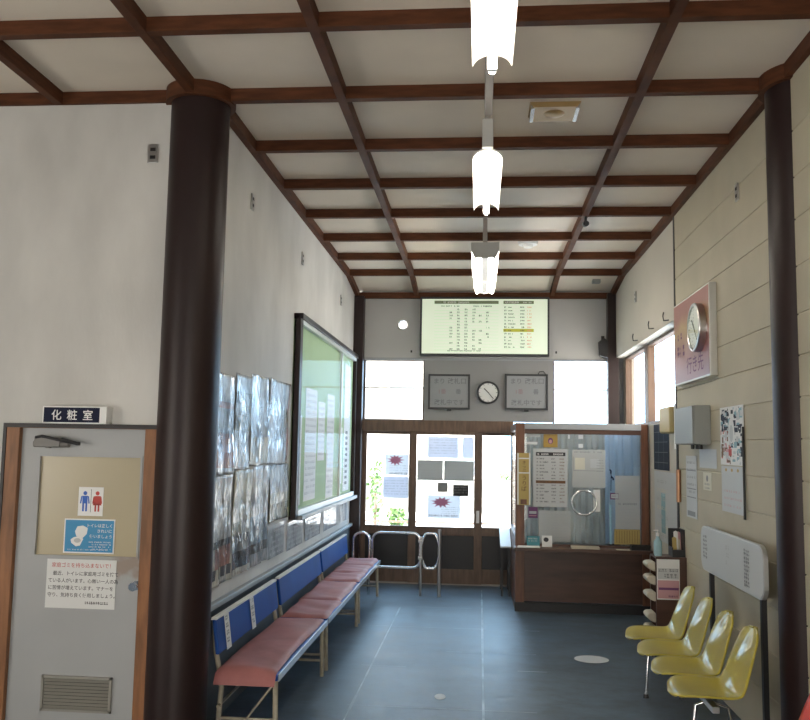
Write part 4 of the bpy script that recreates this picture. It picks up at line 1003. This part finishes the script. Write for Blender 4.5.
# ------------------------------------------------------------------ right wall fittings
XW = XR - .012
RW = right(XW)
t = thing('advert_panel', (XW, 7.06, 2.345), 'reddish framed advertising panel with a round clock on the right wall', 'panel')
b = MB(); b.panel(RW, -7.64, 2.345, -6.48, 3.05, 0, .055); b.build('frame', 'aluminium', t, bevel=.004)
b = MB(); b.panel(RW, -7.625, 2.36, -6.495, 3.035, .055, .058); b.build('print', 'red_print', t)
b = MB()
b.text(RW, -6.92, 2.42, .15, '行き先', .0595, 0, 'c', .006, sx=1.2); b.scrib(RW, -7.50, -7.25, 2.58, .09, .0595, 0, 5, .3); b.scrib(RW, -7.48, -7.3, 2.72, .06, .0595, 0, 8, .4)
b.build('lettering', 'ink_purple', t)
clock(right(XW - .058), -6.74, 2.74, .19, 'round metal-rimmed clock mounted on the reddish advertising panel', .055, 'steel', 'paper')
t = thing('electric_box', (1.69, 7.0, 1.83), 'grey electric switch box on the boarded right wall', 'box')
MB().box(1.63, XW, 6.70, 7.30, 1.835, 2.135).build('body', 'elec_grey', t, bevel=.006)
MB().box(1.617, 1.63, 6.705, 7.295, 1.84, 2.13).build('door', 'elec_grey', t, bevel=.004)
for y in (6.8, 6.9, 7.05): MB().cyl((1.70, y, 1.835), (1.70, y, 1.80), .014, seg=12).build('cable_gland', 'black', t, smooth=40)
t = thing('dispenser', (1.80, 8.2, 1.95), 'cream plastic box on the right wall left of the grey electric box', 'dispenser')
MB().box(1.76, XR2, 8.16, 8.62, 1.95, 2.20).build('body', 'cream_plastic', t, bevel=.02)
MB().box(1.80, XR2, 7.95, 8.15, 1.80, 2.22).build('mount_plate', 'white', t)
RW2 = right(XR2)
def dr(b, n):
    for i in range(4): b.rect(RW2, -9.40, 1.66 + i * .105, -8.76, 1.664 + i * .105, n, 1)
    for i in range(2): b.rect(RW2, -9.2 + i * .25, 1.6, -9.195 + i * .25, 2.05, n, 1)
sheet('dark_poster', RW2, -9.44, 1.585, -8.70, 2.06, ['navy_poster', 'ink_grey'], 'dark navy poster with a grey grid beside the booth post', 'poster', dr, n=.004)
def dr(b, n):
    for i in range(7): b.scrib(RW2, -9.3, -8.8, 1.45 - i * .09, .035, n, 1 + i % 2, i, .3)
    b.rect(RW2, -9.1, .95, -8.9, 1.35, n, 3)
sheet('wall_poster', RW2, -9.44, .86, -8.25, 1.57, ['paper_grey', 'ink_pale', 'paper_cream', 'bottle_blue'], 'pale crowded notice sheet below the dark navy poster', 'poster', dr, n=.004)
t = thing('hanging_tube', (1.745, 7.72, 1.3), 'copper-coloured tube hanging on a dark cord at the end of the boards', 'tube')
MB().cyl((1.735, 7.72, 1.34), (1.735, 7.72, 1.62), .020, seg=16).build('body', 'copper', t, smooth=40)
MB().tube([(1.737, 7.72, 1.12), (1.735, 7.72, 1.34), (1.735, 7.72, 1.62), (1.737, 7.72, 2.05)], .006).build('cord', 'black', t, smooth=60)
def dr(b, n):
    for i in range(5): b.scrib(RW, -7.46, -7.18, 1.68 - i * .06, .018, n, 1, i, .3)
    for z in (1.62, 1.47, 1.40): b.rect(RW, -7.47, z, -7.17, z + .008, n, 1)
    b.rect(RW, -7.46, 1.25, -7.2, 1.29, n, 1)
sheet('wall_notice', RW, -7.50, 1.235, -7.14, 1.745, ['paper_grey', 'ink_grey'], 'tall grey ruled notice on the boards below the electric box', 'notice', dr, n=.003)
def dr(b, n):
    b.disc(RW, -6.82, 1.575, .03, .025, n, 1, 14)
    for i in range(2): b.scrib(RW, -6.9, -6.74, 1.525 - i * .03, .014, n, 1, i, .2)
sheet('wall_notice', RW, -6.94, 1.485, -6.70, 1.62, ['paper_cream', 'ink_grey'], 'small cream notice with a dark dot right of the tall grey notice', 'notice', dr, n=.003)
def dr(b, n):
    r = random.Random(4)
    for i in range(190):
        u, v = r.random(), r.random(); k = .5 + .5 * r.random()
        m = r.choice([2, 2, 5, 3]) if v > .6 else (r.choice([1, 6, 4, 5]) if u < .45 else r.choice([3, 5, 0, 2]))
        wu, wv = r.uniform(.02, .10) * k, r.uniform(.015, .06) * k
        b.rect(RW, -6.425 + u * (.55 - wu), 1.695 + v * (.40 - wv), -6.425 + u * (.55 - wu) + wu, 1.695 + v * (.40 - wv) + wv, n + i * 1.2e-6, m)
    n += .0006
    b.disc(RW, -6.15, 1.93, .07, .09, n + .0006, 0, 20); b.disc(RW, -6.15, 1.91, .045, .06, n + .0012, 5, 18)
sheet('photo_poster', RW, -6.43, 1.69, -5.87, 2.10, ['paper', 'ink_pink', 'navy_poster', 'bottle_blue', 'ink_brown', 'paper_grey', 'ink_red'], 'colourful poster crowded with pictures on the boards left of the right column', 'poster', dr, n=.004)
def dr(b, n):
    for i in range(3): b.disc(RW, -6.3 + i * .14, 1.655, .025, .012, n, 1, 10)
    for i in range(3): b.scrib(RW, -6.36, -5.95, 1.5 - i * .05, .015, n, 2, i, .45)
sheet('wall_notice', RW, -6.42, 1.36, -5.89, 1.682, ['paper_grey', 'ochre', 'ink_pink'], 'pale sheet hanging right under the colourful picture poster', 'notice', dr, n=.004)
b = MB().at(XW, 5.87, 1.5); b.tube([RW.at(-5.868, 1.95, .012), RW.at(-5.865, 1.42, .012), RW.at(-5.865, 1.34, .014)], .008)
tag(b.build('hanging_stick', 'black', smooth=60), 'thin dark stick hanging at the edge of the colourful picture poster', 'stick')
def dr(b, n): pass
sheet('wall_notice', RW, -7.05, 1.655, -6.55, 1.80, ['paper_grey'], 'blank grey sheet on the boards directly under the electric box', 'notice', dr, n=.002)

for y, z, lb in ((8.15, 3.01, 'small dark wire hook on the upper right wall beside the reddish panel'), (8.85, 3.03, 'small dark wire hook on the upper right wall, middle of three'), (9.75, 3.02, 'small dark wire hook on the upper right wall nearest the corner post')):
    b = MB().at(XR, y, z); b.tube([(XR, y, z), (XR - .05, y, z - .005), (XR - .06, y - .02, z + .035), (XR - .055, y - .03, z + .07)], .006)
    tag(b.build('wall_hook', 'black', smooth=60), lb, 'hook', 'wire hooks above the right windows')

# leaflet rack
t = thing('leaflet_rack', (1.63, 7.9, 0), 'brown leaflet rack with cream rounded trays beside the booth', 'rack')
RX0, RX1, RY0, RY1, RZ = 1.50, 1.755, 7.55, 7.80, .87
MB().box(RX0, RX1, RY0, RY0 + .02, 0, RZ).build('side_panel', 'booth_panel', t); MB().box(RX0, RX1, RY1 - .02, RY1, 0, RZ).build('side_panel', 'booth_panel', t)
MB().box(RX0 + .06, RX1, RY0 + .02, RY1 - .02, 0, RZ).build('body', 'booth_panel', t)
MB().box(RX0 - .0, RX1, RY0, RY1, RZ, RZ + .012).build('top_board', 'booth_panel', t)
for z in (.80, .685, .55, .375, .265):
    b = MB(); prof = [(0, .05), (-.06, .045), (-.078, .02), (-.07, -.01), (-.045, -.04), (0, -.06)]
    b.prism(Plane((RX0 + .002, RY0 + .21, z), (1, 0, 0), (0, 0, 1)), [(x, q * .75) for x, q in prof][::-1], 0, .19)
    b.build('tray', 'tray_cream', t, bevel=.01)
RB = back(RY0)
def dr(b, n):
    b.rect(RB, 1.515, .70, 1.69, .79, n, 1); b.scrib(RB, 1.52, 1.68, .76, .025, n + .0005, 2, 3, .1); b.scrib(RB, 1.52, 1.68, .71, .035, n + .0005, 2, 4, .2)
    b.rect(RB, 1.512, .54, 1.69, .69, n, 4); b.rect(RB, 1.52, .61, 1.685, .63, n + .0005, 3); b.scrib(RB, 1.6, 1.68, .55, .016, n + .0005, 3, 6, .1)
sheet('rack_poster', RB, 1.505, .53, 1.695, .865, ['paper', 'paper_grey', 'ink_grey', 'ink_purple', 'ink_pink'], 'white and pink leaflet poster on the side of the brown leaflet rack', 'poster', dr, n=.0002)
TZ = RZ + .012
t = thing('sanitizer_bottle', (1.54, 7.66, TZ), 'pale blue pump bottle standing on the leaflet rack', 'bottle')
MB().lathe((1.54, 7.66, TZ), [(0, 0), (.032, 0), (.034, .01), (.034, .12), (.014, .15), (.014, .165), (0, .165)]).build('body', 'bottle_blue', t, smooth=40)
MB().cyl((1.54, 7.66, TZ + .165), (1.54, 7.66, TZ + .19), .014, seg=14).tube([(1.54, 7.66, TZ + .19), (1.54, 7.66, TZ + .215), (1.505, 7.66, TZ + .212)], .006).build('pump', 'white', t, smooth=40)
t = thing('leaflet_basket', (1.685, 7.66, TZ), 'black basket with bright leaflets on the leaflet rack', 'basket')
b = MB(); x0, x1, y0, y1 = 1.645, 1.752, 7.58, 7.74
b.box(x0, x1, y0, y1, TZ, TZ + .008)
for a in ((x0, x1, y0, y0 + .008, .06), (x0, x1, y1 - .008, y1, .23), (x0, x0 + .008, y0 + .008, y1 - .008, .08), (x1 - .008, x1, y0 + .008, y1 - .008, .23)): b.box(a[0], a[1], a[2], a[3], TZ + .008, TZ + a[4])
b.build('basket', 'black', t)
for i, (x, m, h) in enumerate(((1.673, 'yellow_sheet', .15), (1.692, 'paper', .20), (1.712, 'tray_cream', .13), (1.724, 'ink_pink', .19))):
    o = MB().at(x, 7.63, TZ + .008); o.prism(Plane((x, 7.61 + .02 * i, TZ + .0085), (1, 0, 0), (0, .2, 1)), [(-.018, 0), (.018, 0), (.018, h), (0, h + .01), (-.018, h)], 0, .003)
    tag(o.build('leaflet', m), ['yellow leaflet in the black basket', 'white leaflet in the black basket', 'cream leaflet in the black basket', 'pink leaflet in the black basket'][i], 'leaflet', 'leaflets in the black basket')

# ------------------------------------------------------------------ shell seats
def shell_seat(parent, yc, w, m, name='seat'):
    """moulded shell: scooped seat that turns up into a rounded narrow back"""
    # profile (x, z) from the front lip to the top of the back
    pf = [(1.085, .412), (1.10, .426), (1.15, .434), (1.23, .427), (1.32, .416), (1.39, .412), (1.43, .43), (1.455, .475), (1.485, .56), (1.52, .66), (1.548, .73), (1.565, .768), (1.577, .783), (1.585, .786)]
    hw = [.30, .66, .90, .99, 1.0, .98, .94, .90, .84, .75, .65, .50, .30, .05]
    n = 14; up = [0, .004, .014, .026, .035, .038, .03, .02, .012, .006, .003, 0, 0, 0]
    rows = len(pf)
    # smooth the polyline
    def cat(seq, t):
        i = min(int(t), len(seq) - 2); f = t - i
        p0, p1, p2, p3 = seq[max(i - 1, 0)], seq[i], seq[i + 1], seq[min(i + 2, len(seq) - 1)]
        return .5 * ((2 * p1) + (-p0 + p2) * f + (2 * p0 - 5 * p1 + 4 * p2 - p3) * f * f + (-p0 + 3 * p1 - 3 * p2 + p3) * f ** 3)
    xs, zs = [p[0] for p in pf], [p[1] for p in pf]
    def fn(a, c):
        t = c * (rows - 1); x, z = cat(xs, t), cat(zs, t); h = cat(hw, t) * w / 2; e = cat(up, t)
        s = 2 * a - 1
        bx = .018 * max(0, (t - 6) / 6) * s * s if t > 6 else 0          # the back curves forward at its edges
        lip = .02 * s * s if t < 3 else 0                                 # rounded front corners
        return (x - bx + lip * (1 - t / 3 if t < 3 else 0), yc + s * h, z + e * s * s)
    b = MB().grid(18, 44, fn)
    o = b.build(name, m, parent, smooth=180, solid=.011)
    return o
t = thing('shell_seat_row', (1.4, 5.85, 0), 'row of four joined yellow moulded shell seats at the right wall', 'seats')
SY = [5.15, 5.62, 6.10, 6.58]
for y in SY: shell_seat(t, y, .455, 'yellow_shell')
MB().box(1.28, 1.32, SY[0] - .18, SY[-1] + .18, .355, .39).build('beam', 'steel', t, bevel=.004)
for y in SY: MB().box(1.19, 1.42, y - .02, y + .02, .39, .412).build('seat_bracket', 'black', t)
for y in (SY[0] + .03, SY[-1] - .05):
    MB().tube([(1.29, y, .36), (1.24, y, .34), (1.215, y, .02)], .010).build('leg', 'chrome', t, smooth=60)
    MB().tube([(1.31, y, .36), (1.42, y, .33), (1.47, y, .02)], .010).build('leg', 'chrome', t, smooth=60)
    for x in (1.215, 1.47): MB().cyl((x, y, 0), (x, y, .025), .022, .016, seg=14).build('foot', 'black', t, smooth=40)
RSY = 4.02
t = thing('red_seat', (1.4, RSY, 0), 'red moulded shell seat cut off by the lower right corner', 'seat')
shell_seat(t, RSY, .455, 'red_shell', 'shell')
for y in (RSY - .13, RSY + .13):
    MB().tube([(1.25, y, .415), (1.215, y, .0)], .010).build('leg', 'chrome', t, smooth=60); MB().tube([(1.40, y, .41), (1.47, y, .0)], .010).build('leg', 'chrome', t, smooth=60)

# board on posts behind the seats
t = thing('signboard', (1.66, 5.8, 0), 'pale round-cornered signboard on two black posts behind the yellow seats', 'signboard')
PW = Plane((1.655, 0, 0), (0, -1, 0), (0, 0, 1))
ya, yz, za, zb, rc = -6.66, -5.23, .915, 1.235, .09
pts = []
for cx, cz, a0 in ((yz - rc, za + rc, -90), (yz - rc, zb - rc, 0), (ya + rc, zb - rc, 90), (ya + rc, za + rc, 180)):
    for i in range(7): a = math.radians(a0 + 15 * i); pts.append((cx + rc * math.cos(a), cz + rc * math.sin(a)))
MB().prism(PW, pts, -.025, 0).build('rim', 'aluminium', t)
pin = [(-5.92 + (x + 5.92) * .988, 1.0725 + (z - 1.0725) * .95) for x, z in pts]
b = MB(); b.prism(PW, pin, 0, .003, 0)
for (x, z, h, k) in ((-6.58, 1.12, .062, 3), (-5.60, 1.14, .05, 5)):
    for i in range(k): b.scrib(PW, x, x + .11, z - i * h * .95, h * .85, .0042, 1, i + k, .0)
for i in range(3): b.scrib(PW, -6.0, -5.92, 1.13 - i * .05, .03, .0042, 2, i + 30, .2)
b.build('face', ['paper_grey', 'ink_grey', 'ink_pale'], t)
for y in (6.45, 5.32): MB().box(1.66, 1.69, y - .018, y + .018, 0, 1.0).build('post', 'black', t)

# floor sticker and small pale spot
FPn = Plane((0, 0, 0), (1, 0, 0), (0, 1, 0))
b = MB().at(.965, 7.62, 0); b.prism(FPn, [(.965 + .145 * math.cos(2 * PI * i / 32), 7.62 + .13 * math.sin(2 * PI * i / 32)) for i in range(32)], .0005, .002)
tag(b.build('floor_disc', 'sticker'), 'pale round worn sticker on the floor before the booth', 'sticker')
b = MB().at(-.27, 6.33, 0); b.prism(FPn, [(-.27 + .04 * math.cos(2 * PI * i / 24), 6.33 + .07 * math.sin(2 * PI * i / 24)) for i in range(24)], .0005, .002)  # small pale disc laid flat on the floor
tag(b.build('floor_disc', 'sticker'), 'small pale spot on the floor between the joint lines', 'sticker')

# ------------------------------------------------------------------ outside, beyond the doors
b = MB().box(-40, 40, YB + .1, 70, -.15, -.03)
struct(b, 'ground', 'ground_out', 'bright concrete platform outside the doors', 'ground')
b = MB().at(-.4, 19, 0); b.box(-2.0, 1.2, 19, 19.2, -.03, .9)
t = thing('garden_wall', (-.3, 24, 0), 'grey concrete block wall seen through the middle sliding door', 'wall')
MB().box(-3.4, 3.2, 24, 24.2, -.03, .9).build('blocks', 'block', t)
t = thing('house', (-1, 34, 0), 'white house across the tracks seen through the doors', 'house')
MB().box(-9, 0.5, 34, 42, -.03, 5.6).build('walls', 'house_white', t)
b = MB(); b.prism(Plane((0, 33.6, 0), (1, 0, 0), (0, 0, 1)), [(-9.5, 5.6), (1.0, 5.6), (-4.2, 8.2)], -8.8, 0); b.build('roof', 'concrete', t)
for x, z in ((-6.0, 3.2), (-3.6, 3.3), (-1.4, 2.9), (-6.0, .9), (-1.4, .7)): MB().box(x, x + 1.2, 33.96, 34.02, z, z + 1.2).build('window', 'house_pane', t)
def bush(x, y, h, r, label, seed):
    rr = random.Random(seed); t = thing('bush', (x, y, 0), label, 'bush', 'plants outside')
    MB().cyl((x, y, -.03), (x, y, h * .6), .04, .02, seg=8).build('stem', 'rust', t)
    b = MB()
    for i in range(int(700 * r)):
        a = rr.uniform(0, 2 * PI); z = rr.uniform(.12, 1) * h; k = r * (1 - abs(z / h - .5)) * rr.uniform(.2, 1)
        c = Vector((x + k * math.cos(a), y + k * math.sin(a), z)); u = Vector((rr.uniform(-1, 1), rr.uniform(-1, 1), rr.uniform(-.3, 1))).normalized() * rr.uniform(.07, .13)
        v = u.orthogonal().normalized() * .04
        b.add([c - v * .2, c + u * .5 - v, c + u, c + u * .5 + v], [(0, 1, 2, 3)])
    b.build('foliage', 'leaf', t)
bush(-2.05, 17, 1.45, .17, 'green bush outside seen through the left sliding door', 3)
bush(-1.75, 18.5, .42, .25, 'low green shrub outside beside the tall bush', 5)
t = thing('platform_fence', (0, 15.5, 0), 'low pale rail fence outside across the doors', 'fence')
for z in (.28, .42): MB().box(-4, 4, 15.5, 15.53, z, z + .035).build('rail', 'rust', t)
for i in range(5): MB().box(-3.9 + i * 1.9, -3.83 + i * 1.9, 15.53, 15.6, -.03, .6).build('post', 'house_white', t)
t = thing('wire_fence', (.3, 21, 0), 'thin wire fence outside seen through the right sliding door', 'fence')
for z in (.55, .95, 1.35): MB().box(-5, 6, 21, 21.015, z, z + .015).build('wire', 'concrete', t)
for x in (-3.0, .0, 3.0): MB().box(x - .05, x + .05, 21.02, 21.12, -.03, 1.5).build('post', 'rail_dark', t)
bush(.75, 26, 1.0, .45, 'reddish-leafed shrub beyond the wire fence', 9)

# ------------------------------------------------------------------ light
w = bpy.data.worlds.new('sky'); SC.world = w; w.use_nodes = True
bg = w.node_tree.nodes['Background']; bg.inputs[1].default_value = 7.0
wt = w.node_tree; tcw = wt.nodes.new('ShaderNodeTexCoord'); spw = wt.nodes.new('ShaderNodeSeparateXYZ'); rw = wt.nodes.new('ShaderNodeValToRGB')
wt.links.new(tcw.outputs['Generated'], spw.inputs[0])
mw = wt.nodes.new('ShaderNodeMath'); mw.operation = 'MULTIPLY_ADD'; mw.inputs[1].default_value = .5; mw.inputs[2].default_value = .5
wt.links.new(spw.outputs['Y'], mw.inputs[0]); wt.links.new(mw.outputs[0], rw.inputs[0])     # hazy white sky on the sun's side, clear blue sky beyond the tracks
rw.color_ramp.elements[0].position = .35; rw.color_ramp.elements[0].color = (.80, .74, .66, 1)
rw.color_ramp.elements[1].position = .75; rw.color_ramp.elements[1].color = (.45, .72, 1.0, 1)
wt.links.new(rw.outputs[0], bg.inputs[0])
s = bpy.data.lights.new('sun', 'SUN'); s.energy = 9.0; s.angle = math.radians(2); s.color = (1.0, .96, .9)
so = bpy.data.objects.new('sun', s); COL.objects.link(so); so.rotation_euler = (math.radians(32), 0, math.radians(-20))

# ------------------------------------------------------------------ camera
cam = bpy.data.cameras.new('camera'); co = bpy.data.objects.new('camera', cam); COL.objects.link(co)
cam.sensor_fit = 'HORIZONTAL'; cam.sensor_width = 36.0; cam.lens = 852.98 / 810 * 36.0; cam.clip_start = .05; cam.clip_end = 300
p_, y_, r_ = .1013, .0887, .0169
F = Vector((-math.sin(y_) * math.cos(p_), math.cos(y_) * math.cos(p_), math.sin(p_))); R0 = Vector((math.cos(y_), math.sin(y_), 0)); U0 = R0.cross(F)
Rr = R0 * math.cos(r_) + U0 * math.sin(r_); Uu = U0 * math.cos(r_) - R0 * math.sin(r_)
co.matrix_world = Matrix(((Rr.x, Uu.x, -F.x, 0), (Rr.y, Uu.y, -F.y, 0), (Rr.z, Uu.z, -F.z, 1.78), (0, 0, 0, 1)))
SC.camera = co

SC.view_settings.view_transform = 'Standard'; SC.view_settings.look = 'None'; SC.view_settings.gamma = 1.0
SC.view_settings.use_curve_mapping = False
SC.view_settings.exposure = 0.45
try:
    SC.cycles.max_bounces = 10; SC.cycles.diffuse_bounces = 6; SC.cycles.transparent_max_bounces = 16; SC.cycles.use_denoising = True
    SC.cycles.sample_clamp_indirect = 8
except Exception: pass
